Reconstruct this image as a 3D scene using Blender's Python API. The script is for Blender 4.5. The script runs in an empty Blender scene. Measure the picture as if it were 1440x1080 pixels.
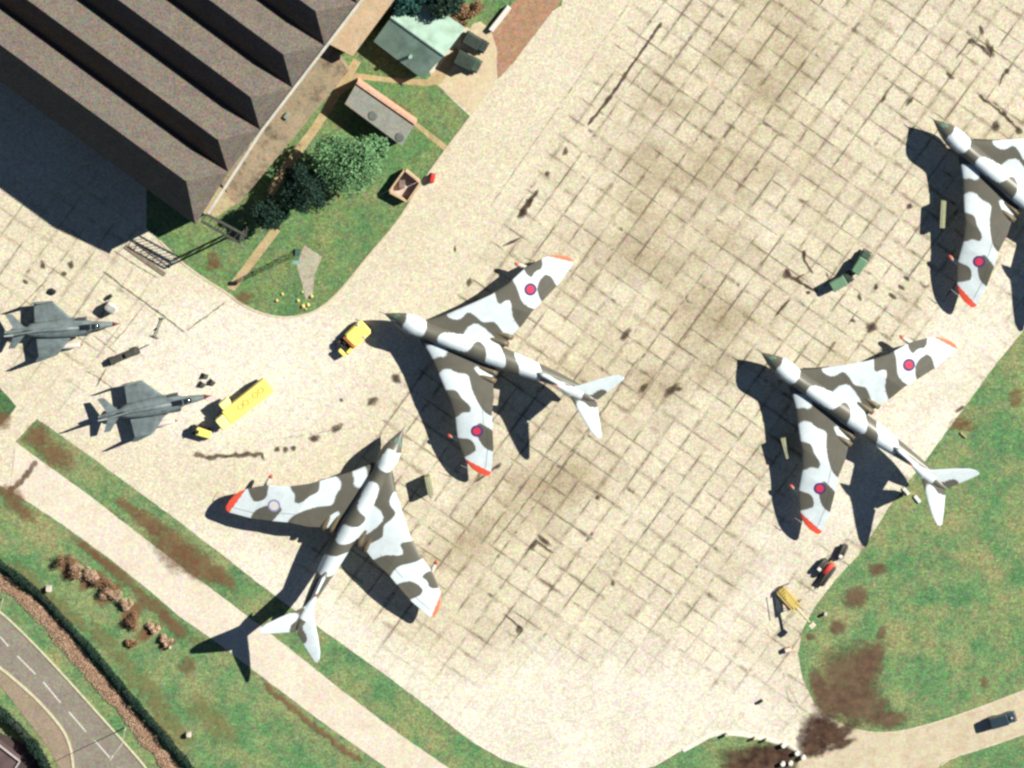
import bpy, math, random
import numpy as np
from mathutils import Vector, Matrix, noise as mnoise
random.seed(7); rng = np.random.default_rng(7)
sc = bpy.context.scene
# ------------------------------------------------------------------ camera, sky, sun, exposure
PX = 9.4                                   # photograph pixels per metre on the ground
CP = np.array([0, 256., 1200.]); CD = float(np.linalg.norm(CP)); FPX = PX*CD
cam = bpy.data.objects.new('camera', bpy.data.cameras.new('camera')); sc.collection.objects.link(cam)
cam.location = CP
fw = -CP/CD; rt = np.array([1., 0, 0]); up = np.cross(rt, fw)
cam.rotation_euler = Matrix((rt, up, -fw)).transposed().to_euler()
cam.data.sensor_width = 36; cam.data.lens = 36*FPX/1440; cam.data.clip_start = 10; cam.data.clip_end = 9000
sc.camera = cam
def W(x, y, h=0.0):
    d = fw*FPX + rt*(x-720) + up*(540-y)
    t = (h-CP[2])/d[2]; q = CP + d*t
    return Vector((q[0], q[1], h))
SUNV = Vector((1.213, 0.60, 1.0)).normalized()
elev = math.asin(SUNV.z); az = math.atan2(SUNV.x, SUNV.y)
sun = bpy.data.objects.new('sun', bpy.data.lights.new('sun', 'SUN')); sc.collection.objects.link(sun)
sun.data.energy = 5.0; sun.data.angle = math.radians(0.5); sun.data.color = (1.0, 0.955, 0.86)
sun.rotation_euler = SUNV.to_track_quat('Z', 'Y').to_euler()
w = bpy.data.worlds.new('World'); sc.world = w; w.use_nodes = True
nt = w.node_tree; bg = nt.nodes['Background']
sky = nt.nodes.new('ShaderNodeTexSky'); sky.sky_type = 'NISHITA'; sky.sun_disc = False
sky.sun_elevation = elev; sky.sun_rotation = az; sky.altitude = 6500; sky.dust_density = 0.0; sky.ozone_density = 0.2
nt.links.new(sky.outputs[0], bg.inputs[0]); bg.inputs[1].default_value = 0.05
sc.view_settings.view_transform = 'Standard'; sc.view_settings.look = 'None'
sc.view_settings.exposure = 1.1; sc.view_settings.gamma = 1.0
sc.render.engine = 'CYCLES'
sc.cycles.pixel_filter_type = 'GAUSSIAN'; sc.cycles.filter_width = 2.9
sc.cycles.max_bounces = 5; sc.cycles.diffuse_bounces = 2; sc.cycles.transparent_max_bounces = 12
sc.cycles.use_denoising = True

# ------------------------------------------------------------------ materials
def lin(r, g, b, k=1.0):
    f = lambda c: (c/255/12.92) if c <= 10 else ((c/255+0.055)/1.055)**2.4
    return (f(r)*k, f(g)*k, f(b)*k, 1.0)
K = 1/1.9
def S(r, g, b): return lin(r, g, b, K)      # albedo that a sunlit level surface shows as this sRGB
class N:
    """small node builder"""
    def __init__(s, m):
        m.use_nodes = True; s.nt = m.node_tree; s.n = s.nt.nodes; s.l = s.nt.links
        s.b = s.n['Principled BSDF']; s.tc = s.n.new('ShaderNodeTexCoord')
        g = s.n.new('ShaderNodeNewGeometry'); s.pos = g.outputs['Position']
    def _in(s, sock, v):
        if isinstance(v, (int, float)): sock.default_value = v
        elif isinstance(v, tuple): sock.default_value = v
        else: s.l.new(v, sock)
    def math(s, op, a, b=0.0, c=0.0, clamp=False):
        m = s.n.new('ShaderNodeMath'); m.operation = op; m.use_clamp = clamp
        s._in(m.inputs[0], a); s._in(m.inputs[1], b); s._in(m.inputs[2], c); return m.outputs[0]
    def noise(s, scale, detail=3, rough=0.55, co=None, off=0.0):
        m = s.n.new('ShaderNodeTexNoise'); m.noise_dimensions = '3D'
        m.inputs['Scale'].default_value = scale; m.inputs['Detail'].default_value = detail; m.inputs['Roughness'].default_value = rough
        co = s.pos if co is None else co
        if off:
            v = s.n.new('ShaderNodeVectorMath'); v.operation = 'ADD'; s.l.new(co, v.inputs[0]); v.inputs[1].default_value = (off, off*.7, off*.3); co = v.outputs[0]
        s.l.new(co, m.inputs['Vector']); return m.outputs[0]
    def mapr(s, v, a, b, c, d, smooth=False):
        m = s.n.new('ShaderNodeMapRange'); m.interpolation_type = 'SMOOTHSTEP' if smooth else 'LINEAR'
        s._in(m.inputs[0], v)
        for i, q in enumerate((a, b, c, d)): s._in(m.inputs[1+i], q)
        return m.outputs[0]
    def mix(s, f, a, b, mode='MIX'):
        m = s.n.new('ShaderNodeMix'); m.data_type = 'RGBA'; m.blend_type = mode
        s._in(m.inputs[0], f); s._in(m.inputs[6], a); s._in(m.inputs[7], b); return m.outputs[2]
    def scalec(s, c, v):
        m = s.n.new('ShaderNodeVectorMath'); m.operation = 'SCALE'
        s._in(m.inputs[0], c if not isinstance(c, tuple) else c[:3]); s._in(m.inputs['Scale'], v); return m.outputs[0]
    def rgbgrain(s, c, amt, scale=5.0):
        m = s.n.new('ShaderNodeTexNoise'); m.inputs['Scale'].default_value = scale; m.inputs['Detail'].default_value = 1
        s.l.new(s.pos, m.inputs['Vector'])
        v = s.n.new('ShaderNodeVectorMath'); v.operation = 'MULTIPLY_ADD'
        s.l.new(m.outputs['Color'], v.inputs[0]); v.inputs[1].default_value = (amt*2,)*3; v.inputs[2].default_value = (1-amt,)*3
        q = s.n.new('ShaderNodeVectorMath'); q.operation = 'MULTIPLY'; s._in(q.inputs[0], c if not isinstance(c, tuple) else c[:3]); s.l.new(v.outputs[0], q.inputs[1])
        return q.outputs[0]
    def bump(s, v, strength, dist=0.05):
        b = s.n.new('ShaderNodeBump'); b.inputs['Strength'].default_value = strength; b.inputs['Distance'].default_value = dist
        s.l.new(v, b.inputs['Height']); s.l.new(b.outputs[0], s.b.inputs['Normal'])
MATS = {}
def paint(name, col, rough=0.6, var=0.18, scale=1.2, metal=0.0, grain=0.22, dirt=None, spec=0.3):
    if name in MATS: return MATS[name]
    m = bpy.data.materials.new(name); q = N(m)
    a = q.noise(scale, 4); f = q.mapr(a, 0.3, 0.7, 1-var, 1+var)
    c = q.scalec(col, f)
    if dirt:
        d = q.mapr(q.noise(scale*0.6, 5, 0.65, off=11.3), 0.5, 0.68, 0.0, 0.7)
        c = q.mix(d, c, dirt)
    c = q.rgbgrain(c, grain, 6.0)
    q.l.new(c, q.b.inputs['Base Color']); q.b.inputs['Roughness'].default_value = rough; q.b.inputs['Metallic'].default_value = metal
    q.b.inputs['Specular IOR Level'].default_value = spec
    MATS[name] = m; return m

def rot_coords(q, ang, ox, oy):
    mp = q.n.new('ShaderNodeMapping'); mp.vector_type = 'POINT'
    mp.inputs['Rotation'].default_value = (0, 0, -ang)
    v = q.n.new('ShaderNodeVectorMath'); v.operation = 'SUBTRACT'; q.l.new(q.pos, v.inputs[0]); v.inputs[1].default_value = (ox, oy, 0)
    q.l.new(v.outputs[0], mp.inputs['Vector'])
    s = q.n.new('ShaderNodeSeparateXYZ'); q.l.new(mp.outputs[0], s.inputs[0]); return s.outputs[0], s.outputs[1], mp.outputs[0]

def blob(q, px, py, rx, ry, ang=0.0, soft=0.5):
    """1 inside an ellipse given in photo pixels, fading to 0 outside; edge wobbles"""
    c = W(px, py); x, y, _ = rot_coords(q, math.radians(ang), c.x, c.y)
    x = q.math('DIVIDE', x, rx/PX); y = q.math('DIVIDE', y, ry/PX)
    d = q.math('SQRT', q.math('ADD', q.math('MULTIPLY', x, x), q.math('MULTIPLY', y, y)))
    d = q.math('ADD', d, q.wob)
    return q.mapr(d, 1.0-soft, 1.0+soft, 1.0, 0.0, True)

def apron_material():
    m = bpy.data.materials.new('apron_concrete'); q = N(m)
    q.wob = q.math('MULTIPLY', q.math('SUBTRACT', q.noise(0.12, 4, 0.6), 0.5), 1.6)
    o = W(1175.8, 25); e = W(1175.8+63, 25-87); ang = math.atan2(e.y-o.y, e.x-o.x)
    x, y, co = rot_coords(q, ang, o.x, o.y)
    P = 3.17
    wv = q.math('MULTIPLY', q.math('SUBTRACT', q.noise(0.9, 2), 0.5), 0.16)
    def line(v, wdt):
        v = q.math('DIVIDE', q.math('ADD', v, wv), P)
        fr = q.math('FRACT', q.math('ADD', v, 1000.5))
        d = q.math('MULTIPLY', q.math('ABSOLUTE', q.math('SUBTRACT', fr, 0.5)), P)
        return q.mapr(d, wdt*0.4, wdt*1.5, 1.0, 0.0, True)
    # per-slab random shade
    cx = q.math('FLOOR', q.math('ADD', q.math('DIVIDE', x, P), 0.0)); cy = q.math('FLOOR', q.math('DIVIDE', y, P))
    cb = q.n.new('ShaderNodeCombineXYZ'); q.l.new(cx, cb.inputs[0]); q.l.new(cy, cb.inputs[1])
    wn = q.n.new('ShaderNodeTexWhiteNoise'); wn.noise_dimensions = '2D'; q.l.new(cb.outputs[0], wn.inputs['Vector'])
    # where the joints are filled with tar and weathered (centre and north-east)
    s1 = W(905, 0); s2 = W(560, 560); dv = (s2-s1).normalized(); nrm = Vector((-dv.y, dv.x, 0))
    if nrm.x < 0: nrm = -nrm
    dp = q.n.new('ShaderNodeVectorMath'); dp.operation = 'DOT_PRODUCT'; q.l.new(q.pos, dp.inputs[0]); dp.inputs[1].default_value = nrm
    side = q.mapr(q.math('SUBTRACT', dp.outputs['Value'], nrm.dot(s1)), -1.0, 0.6, 0.0, 1.0, True)
    pale = q.math('MAXIMUM', q.math('MAXIMUM', blob(q, 820, 1020, 330, 110), blob(q, 430, 900, 250, 80, -38)), q.math('MAXIMUM', blob(q, 1260, 600, 330, 62, 50), blob(q, 330, 520, 180, 110)))
    left = blob(q, 60, 400, 150, 130)
    js = q.math('MULTIPLY', side, q.math('SUBTRACT', 1.0, q.math('MULTIPLY', pale, 0.93)))
    js = q.math('MAXIMUM', js, q.math('MULTIPLY', left, 0.75))
    js = q.math('MAXIMUM', js, 0.05)
    patch = q.mapr(q.noise(0.22, 4, 0.65, off=5), 0.44, 0.60, 0.10, 1.0)
    patch2 = q.mapr(q.noise(0.22, 4, 0.65, off=41), 0.44, 0.60, 0.10, 0.9)
    thick = q.mapr(q.noise(0.35, 3, 0.7, off=23), 0.58, 0.68, 0.0, 1.0)
    lx = line(x, 0.12); ly = line(y, 0.13)
    lxt = line(x, 0.24); lyt = line(y, 0.24)
    j = q.math('MAXIMUM', q.math('MULTIPLY', lx, patch2), q.math('MULTIPLY', ly, patch))
    jt = q.math('MULTIPLY', q.math('MAXIMUM', lxt, lyt), thick)
    j = q.math('MULTIPLY', q.math('MAXIMUM', j, jt), js, clamp=True)
    halo = q.math('MAXIMUM', q.math('MULTIPLY', line(x, 0.42), q.mapr(q.noise(0.3, 5, 0.7, off=61), .47, .68, 0, 1)), q.math('MULTIPLY', line(y, 0.42), q.mapr(q.noise(0.3, 5, 0.7, off=91), .47, .68, 0, 1)))
    base = q.mix(q.mapr(q.noise(0.06, 5, 0.6), 0.35, 0.65, 0, 1), S(232, 222, 194), S(241, 232, 208))
    base = q.mix(q.math('MULTIPLY', pale, 0.8), base, S(255, 249, 234))
    stain = q.mapr(q.noise(0.09, 6, 0.62, off=77), 0.45, 0.68, 0.0, 0.6)
    grime = q.math('MAXIMUM', blob(q, 900, 520, 170, 90, 40, .7), q.math('MAXIMUM', blob(q, 1010, 200, 230, 110, 55, .8), blob(q, 750, 700, 150, 60, 40, .8)))
    base = q.mix(q.math('MULTIPLY', q.math('MULTIPLY', stain, side), q.math('ADD', 0.3, q.math('MULTIPLY', grime, 1.5)), clamp=True), base, S(166, 150, 120))
    base = q.mix(q.math('MULTIPLY', q.math('MULTIPLY', grime, side), 0.35), base, S(206, 190, 156))
    spots = q.mapr(q.noise(0.55, 5, 0.7, off=9), 0.60, 0.76, 0.0, 0.55)
    base = q.mix(q.math('MULTIPLY', spots, q.math('ADD', q.math('MULTIPLY', grime, side), 0.1)), base, S(120, 106, 88))
    base = q.mix(q.mapr(q.noise(1.1, 4, 0.6, off=31), 0.5, 0.75, 0, 0.35), base, S(205, 188, 152))
    base = q.mix(q.math('MULTIPLY', halo, q.math('MULTIPLY', js, 0.65)), base, S(142, 126, 98))
    inter = q.math('MULTIPLY', q.math('MULTIPLY', line(x, 0.38), line(y, 0.38)), q.mapr(q.noise(0.4, 3, 0.7, off=131), .60, .72, 0, 1))
    base = q.mix(q.math('MULTIPLY', inter, q.math('MULTIPLY', js, 0.6)), base, S(84, 72, 60))
    slab = q.mapr(wn.outputs['Value'], 0, 1, -0.06, 0.05)
    base = q.scalec(base, q.math('ADD', 1.0, q.math('MULTIPLY', slab, q.math('ADD', 0.25, q.math('MULTIPLY', side, 0.75)))))
    base = q.rgbgrain(base, 0.55, 4.0); base = q.scalec(base, q.mapr(q.noise(3.2, 1, .5, off=19), .25, .75, .82, 1.18)); base = q.scalec(base, q.mapr(q.noise(1.4, 3, .6, off=63), .3, .7, .94, 1.06))
    base = q.mix(q.math('MULTIPLY', j, 0.78), base, S(92, 80, 66))
    q.l.new(base, q.b.inputs['Base Color']); q.b.inputs['Roughness'].default_value = 0.9; q.b.inputs['Specular IOR Level'].default_value = 0.1
    q.bump(q.noise(8, 3), 0.25, 0.03)
    return m
def concrete(name, a, b, scale=0.3, grain=0.16, dirt=None, dw=0.4):
    m = bpy.data.materials.new(name); q = N(m)
    c = q.mix(q.mapr(q.noise(scale, 5, 0.6), 0.35, 0.65, 0, 1), a, b)
    if dirt: c = q.mix(q.mapr(q.noise(scale*2.3, 5, 0.7, off=3), 0.48, 0.7, 0, dw), c, dirt)
    c = q.rgbgrain(c, grain*2+.1, 3.4)
    q.l.new(c, q.b.inputs['Base Color']); q.b.inputs['Roughness'].default_value = 0.9; q.b.inputs['Specular IOR Level'].default_value = 0.1
    q.bump(q.noise(8, 3), 0.2, 0.03)
    return m
def grass_material(name, g1, g2, y1, brown, ylo=0.45, yhi=0.7, bamt=0.3):
    m = bpy.data.materials.new(name); q = N(m)
    c = q.mix(q.mapr(q.noise(0.35, 5, 0.6), 0.35, 0.65, 0, 1), g1, g2)
    c = q.mix(q.mapr(q.noise(0.16, 6, 0.68, off=17), ylo, yhi, 0, 0.85), c, y1)
    c = q.mix(q.mapr(q.noise(0.6, 5, 0.7, off=51), 0.56, 0.74, 0, bamt), c, brown)
    c = q.scalec(c, q.mapr(q.noise(1.4, 4, 0.7, off=5), 0.3, 0.7, 0.72, 1.25))
    c = q.rgbgrain(c, 0.85, 3.6); c = q.scalec(c, q.mapr(q.noise(3.0, 1, .5, off=19), .25, .75, .76, 1.24))
    q.l.new(c, q.b.inputs['Base Color']); q.b.inputs['Roughness'].default_value = 0.95; q.b.inputs['Specular IOR Level'].default_value = 0.05
    q.bump(q.noise(5, 4, 0.7), 0.6, 0.1)
    return m
def foliage(name, a, b, c3):
    m = bpy.data.materials.new(name); q = N(m)
    oi = q.n.new('ShaderNodeObjectInfo')
    c = q.mix(q.mapr(q.noise(0.9, 3), 0.35, 0.65, 0, 1), a, b)
    c = q.mix(q.mapr(q.noise(3.5, 3, off=8), 0.5, 0.7, 0, 0.8), c, c3)
    c = q.rgbgrain(c, 0.35, 5.0)
    q.l.new(c, q.b.inputs['Base Color']); q.b.inputs['Roughness'].default_value = 0.7; q.b.inputs['Specular IOR Level'].default_value = 0.2
    return m
def camo_material(name):
    m = bpy.data.materials.new(name); q = N(m)
    at = q.n.new('ShaderNodeVertexColor'); at.layer_name = 'paint'
    c = q.scalec(at.outputs['Color'], q.mapr(q.noise(0.8, 5, 0.6), 0.3, 0.7, 0.9, 1.08))
    c = q.rgbgrain(c, 0.16, 4.5)
    q.l.new(c, q.b.inputs['Base Color']); q.b.inputs['Roughness'].default_value = 0.42; q.b.inputs['Specular IOR Level'].default_value = 0.45
    return m
def soft_material(name, col, col2=None, nscale=1.2, hard=0.5, amax=1.0):
    """thin ground mark; vertex attribute 'fade' gives its density"""
    m = bpy.data.materials.new(name); q = N(m)
    at = q.n.new('ShaderNodeAttribute'); at.attribute_name = 'fade'
    a = q.math('ADD', at.outputs['Fac'], q.math('MULTIPLY', q.math('SUBTRACT', q.noise(nscale, 5, 0.7), 0.5), 1.7))
    a = q.mapr(a, 0.5-hard*0.5, 0.5+hard*0.5, 0.0, 1.0, True)
    a = q.math('MULTIPLY', a, q.mapr(at.outputs['Fac'], 0.0, 0.12, 0.0, 1.0))
    a = q.math('MULTIPLY', a, amax)
    c = q.mix(q.mapr(q.noise(0.7, 4, off=4), 0.35, 0.65, 0, 1), col, col2 or col); c = q.rgbgrain(c, 0.3, 4.4)
    q.l.new(c, q.b.inputs['Base Color']); q.b.inputs['Roughness'].default_value = 0.9; q.b.inputs['Specular IOR Level'].default_value = 0.1
    q.l.new(a, q.b.inputs['Alpha'])
    return m

# ------------------------------------------------------------------ object helpers
def tag(o, label=None, cat=None, group=None, kind=None):
    if label: o['label'] = label
    if cat: o['category'] = cat
    if group: o['group'] = group
    if kind: o['kind'] = kind
    return o
def thing(name, label, cat, loc=(0, 0, 0), rotz=0.0, group=None):
    o = bpy.data.objects.new(name, None); sc.collection.objects.link(o); o.empty_display_size = 0.5
    o.location = (loc[0], loc[1], loc[2] or 0.034); o.rotation_euler = (0, 0, rotz); return tag(o, label, cat, group)
def link(name, me, mat, parent=None, smooth=False):
    o = bpy.data.objects.new(name, me); sc.collection.objects.link(o)
    if mat: me.materials.append(mat)
    if smooth: me.polygons.foreach_set('use_smooth', [True]*len(me.polygons))
    if parent: o.parent = parent
    return o
class MB:
    def __init__(s): s.v = []; s.f = []
    def add(s, vs, fs):
        n = len(s.v); s.v += [tuple(p) for p in vs]; s.f += [tuple(i+n for i in f) for f in fs]; return s
    def box(s, c, d, rz=0.0, taper=1.0, ry=0.0):
        x, y, z = (q/2 for q in d); R = Matrix.Rotation(rz, 3, 'Z') @ Matrix.Rotation(ry, 3, 'Y')
        P = [Vector(p) for p in ((-x, -y, -z), (x, -y, -z), (x, y, -z), (-x, y, -z), (-x*taper, -y*taper, z), (x*taper, -y*taper, z), (x*taper, y*taper, z), (-x*taper, y*taper, z))]
        return s.add([R@p+Vector(c) for p in P], [(3, 2, 1, 0), (4, 5, 6, 7), (0, 1, 5, 4), (1, 2, 6, 5), (2, 3, 7, 6), (3, 0, 4, 7)])
    def rbox(s, c, d, r=0.12, ch=None):
        """box with clipped vertical corners and a chamfered top"""
        x, y, z = d[0]/2, d[1]/2, d[2]/2; ch = r*0.6 if ch is None else ch
        def ring(k, zz):
            a, b = x-k, y-k
            return [(-a+r, -b, zz), (a-r, -b, zz), (a, -b+r, zz), (a, b-r, zz), (a-r, b, zz), (-a+r, b, zz), (-a, b-r, zz), (-a, -b+r, zz)]
        vs = ring(0, -z)+ring(0, z-ch)+ring(ch, z)
        fs = [tuple(range(7, -1, -1)), tuple(range(16, 24))]
        for L in (0, 8):
            for i in range(8): fs.append((L+i, L+(i+1) % 8, L+8+(i+1) % 8, L+8+i))
        return s.add([Vector(p)+Vector(c) for p in vs], fs)
    def prism(s, pts, z0, z1):
        n = len(pts); a = sum(pts[i][0]*pts[(i+1) % n][1]-pts[(i+1) % n][0]*pts[i][1] for i in range(n))
        if a < 0: pts = pts[::-1]
        vs = [(p[0], p[1], z0) for p in pts]+[(p[0], p[1], z1) for p in pts]
        fs = [tuple(range(n-1, -1, -1)), tuple(range(n, 2*n))]+[(i, (i+1) % n, n+(i+1) % n, n+i) for i in range(n)]
        return s.add(vs, fs)
    def tube(s, pts, r, n=8, cap=True):
        pts = [Vector(p) for p in pts]; rr = r if isinstance(r, (list, tuple)) else [r]*len(pts)
        vs = []; fs = []
        for i, p in enumerate(pts):
            t = (pts[min(i+1, len(pts)-1)]-pts[max(i-1, 0)]).normalized()
            u = t.cross(Vector((0, 0, 1)))
            if u.length < 1e-3: u = Vector((1, 0, 0))
            u.normalize(); v = t.cross(u)
            for k in range(n):
                a = 2*math.pi*k/n; vs.append(p+(u*math.cos(a)+v*math.sin(a))*rr[i])
        for i in range(len(pts)-1):
            for k in range(n): fs.append((i*n+k, i*n+(k+1) % n, (i+1)*n+(k+1) % n, (i+1)*n+k))
        if cap: fs.append(tuple(range(n-1, -1, -1))); fs.append(tuple(range((len(pts)-1)*n, len(pts)*n)))
        return s.add(vs, fs)
    def wheel(s, c, r, wd, n=16):
        c = Vector(c); h = wd/2
        return s.tube([c+Vector((0, -h, 0)), c+Vector((0, -h*.8, 0)), c+Vector((0, h*.8, 0)), c+Vector((0, h, 0))], [r*.82, r, r, r*.82], n)
    def build(s, name, mat, parent=None, smooth=False):
        me = bpy.data.meshes.new(name); me.from_pydata(s.v, [], s.f); me.update()
        return link(name, me, mat, parent, smooth)
def copy_tree(o, parent=None):
    c = o.copy(); sc.collection.objects.link(c); c.parent = parent
    for ch in list(o.children): copy_tree(ch, c)
    return c
def smooth_poly(pts, it=2, closed=True):
    for _ in range(it):
        out = []; n = len(pts)
        for i in range(n if closed else n-1):
            p, q = pts[i], pts[(i+1) % n]
            out += [(p[0]*.75+q[0]*.25, p[1]*.75+q[1]*.25), (p[0]*.25+q[0]*.75, p[1]*.25+q[1]*.75)]
        pts = out if closed else [pts[0]]+out+[pts[-1]]
    return pts
def ragged(pts, step=0.5, amp=0.09, seed=0):
    out = []; n = len(pts)
    for i in range(n):
        p, q = Vector(pts[i][:2]), Vector(pts[(i+1) % n][:2]); d = q-p; L = d.length
        if L < 1e-6: continue
        k = max(1, int(L/step)) if L < 250 else 1; nn = Vector((-d.y, d.x))/L
        for j in range(k):
            c = p+d*(j/k); a = mnoise.noise(Vector((c.x*.9, c.y*.9, seed)))*amp*1.6+mnoise.noise(Vector((c.x*.25, c.y*.25, seed+9)))*amp*1.2
            out.append(c+nn*a)
    return out
def sheet(name, pts, z, mat, kind='structure', rag=0.0, world=False, seed=0):
    P = pts if world else [W(*p) for p in pts]
    P = [(p[0], p[1]) for p in P]
    if rag: P = ragged(P, 0.5, rag, seed)
    from mathutils.geometry import tessellate_polygon
    tr = tessellate_polygon([[Vector((p[0], p[1], 0)) for p in P]])
    me = bpy.data.meshes.new(name); fs = []
    for t in tr:
        a, b, c = (P[i] for i in t)
        cr = (b[0]-a[0])*(c[1]-a[1])-(b[1]-a[1])*(c[0]-a[0])
        fs.append(t if cr > 0 else (t[0], t[2], t[1]))
    me.from_pydata([(p[0], p[1], z) for p in P], [], fs); me.update()
    o = link(name, me, mat); o['kind'] = kind; return o
class Marks:
    """thin soft-edged ground marks collected in one sheet"""
    def __init__(s, z): s.v = []; s.f = []; s.a = []; s.z = z
    def spot(s, px, py, rx, ry=None, ang=0.0, d=1.0, n=20):
        ry = ry or rx; c = W(px, py); ca, sa = math.cos(math.radians(ang)), math.sin(math.radians(ang))
        b = len(s.v); s.v.append((c.x, c.y, s.z)); s.a.append(d); sd = random.random()*99
        for ring, al in ((0.55, d*.85), (1.15, 0.0)):
            for k in range(n):
                t = 2*math.pi*k/n; w_ = 1+0.35*mnoise.noise(Vector((math.cos(t)*1.3, math.sin(t)*1.3, sd)))
                x, y = math.cos(t)*rx/PX*ring*w_, math.sin(t)*ry/PX*ring*w_
                s.v.append((c.x+x*ca-y*sa, c.y+x*sa+y*ca, s.z)); s.a.append(al)
        for k in range(n):
            k2 = (k+1) % n; s.f.append((b, b+1+k, b+1+k2)); s.f.append((b+1+k, b+1+n+k, b+1+n+k2, b+1+k2))
        s.z += 0.0004
    def line(s, pts, wd, d=1.0, wob=1.2, step=5.0):
        P = []
        for i in range(len(pts)-1):
            a, b = pts[i], pts[i+1]; L = math.dist(a, b); k = max(1, int(L/step))
            P += [(a[0]+(b[0]-a[0])*j/k, a[1]+(b[1]-a[1])*j/k) for j in range(k)]
        P.append(pts[-1]); Q = []
        for i, p in enumerate(P):
            o = (random.uniform(-1, 1)*wob, random.uniform(-1, 1)*wob) if 0 < i < len(P)-1 else (0, 0)
            Q.append(W(p[0]+o[0], p[1]+o[1]))
        b = len(s.v)
        for i, p in enumerate(Q):
            t = (Q[min(i+1, len(Q)-1)]-Q[max(i-1, 0)]).normalized(); n_ = Vector((-t.y, t.x, 0))
            hw = wd/PX*random.uniform(.6, 1.25)*(0.5 if i in (0, len(Q)-1) else 1)
            for k, al in ((-1, 0), (-.35, d), (.35, d), (1, 0)):
                v = p+n_*k*hw; s.v.append((v.x, v.y, s.z)); s.a.append(al if 0 < i < len(Q)-1 else al*.4)
        for i in range(len(Q)-1):
            for k in range(3): s.f.append((b+i*4+k+1, b+i*4+k, b+(i+1)*4+k, b+(i+1)*4+k+1))
        s.z += 0.0004
    def build(s, name, mat, kind='structure'):
        me = bpy.data.meshes.new(name); me.from_pydata(s.v, [], s.f); me.update()
        at = me.attributes.new('fade', 'FLOAT', 'POINT'); at.data.foreach_set('value', s.a)
        o = link(name, me, mat); o['kind'] = kind; return o
def head(a, b):      # heading angle from photo point a to photo point b
    p, q = W(*a), W(*b); return math.atan2(q.y-p.y, q.x-p.x)

# ================================================================== GROUND
M_grass = grass_material('grass', S(94, 144, 96), S(124, 162, 110), S(172, 170, 120), S(140, 112, 90), 0.42, 0.64, 0.45)
M_lawn = grass_material('lawn', S(96, 140, 92), S(122, 156, 102), S(152, 160, 108), S(130, 106, 76), 0.42, 0.66, 0.4)
M_verge = grass_material('verge_grass', S(80, 122, 82), S(102, 136, 88), S(150, 142, 104), S(128, 96, 76), 0.42, 0.64, 0.5)
M_apron = apron_material()
M_track = concrete('track_concrete', S(238, 227, 206), S(248, 238, 220), 0.2, 0.2, S(222, 206, 178), 0.5)
M_path = concrete('path_concrete', S(214, 192, 148), S(200, 176, 132), 0.5, 0.18, S(150, 130, 92), 0.5)
M_pad = concrete('pad_concrete', S(226, 208, 172), S(236, 218, 186), 0.3, 0.16, S(196, 176, 138), 0.5)
M_road = concrete('asphalt', S(152, 145, 132), S(164, 156, 142), 0.25, 0.28, S(134, 126, 114), 0.4)
M_pave = concrete('pavement_asphalt', S(168, 152, 132), S(180, 162, 140), 0.3, 0.22, S(140, 126, 110), 0.4)
M_lane = concrete('road_concrete', S(232, 220, 192), S(220, 206, 176), 0.3, 0.16, S(190, 172, 140), 0.5)
M_kerb = paint('kerb_stone', S(232, 226, 190), 0.9, 0.15, 1.5)
M_kerbw = paint('white_kerb', S(250, 246, 232), 0.9, 0.1, 1.5)
M_kerbd = paint('kerb_dull', S(232, 220, 192), 0.9, 0.2, 1.5)
M_line = paint('road_marking_paint', S(235, 232, 222), 0.8, 0.2, 3)

sheet('ground', [(-2500, -2500), (2500, -2500), (2500, 2500), (-2500, 2500)], 0.0, M_grass, world=True)
# apron: one big slab sheet; grass islands lie on it
NEv = [(52, 589), (97, 620), (175, 677), (250, 732), (335, 798), (380, 833), (436, 874), (544, 950), (665, 1044), (707, 1068), (742, 1080), (800, 1092), (880, 1088), (920, 1078), (960, 1055), (979, 1045), (1003, 1031), (1065, 1036), (1096, 1044), (1121, 1053), (1133, 1066), (1115, 1084), (1060, 1110),
       (1060, 1300), (1300, 1300), (1316, 1084), (1323, 1074), (1339, 1064), (1386, 1050), (1440, 1031), (1800, 920), (1800, 850), (1440, 971), (1386, 992), (1323, 1014), (1267, 1029), (1229, 1031), (1197, 1025), (1166, 1011), (1147, 992), (1128, 954), (1122, 919), (1128, 888), (1144, 856), (1175, 815), (1207, 781), (1227, 751), (1249, 714), (1301, 648), (1356, 573), (1400, 512), (1440, 464), (1700, 180),
       (2400, -700), (900, -1200), (-1000, -400), (-1000, 250), (-300, 340), (0, 545), (22, 570), (0, 598), (-400, 350), (-900, 60), (-900, 100), (-400, 420), (0, 683), (25, 697)]
SWv_top = [(22, 621), (52, 589)]
apron_pts = NEv[:-2]+[(0, 684), (25, 697), (87, 737), (207, 830), (250, 865), (360, 945), (447, 1011), (544, 1080), (700, 1190), (800, 1260), (860, 1230), (631, 1080), (568, 1037), (481, 971), (377, 888), (297, 828), (242, 787), (190, 747), (125, 696), (55, 646), (22, 621)]
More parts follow.
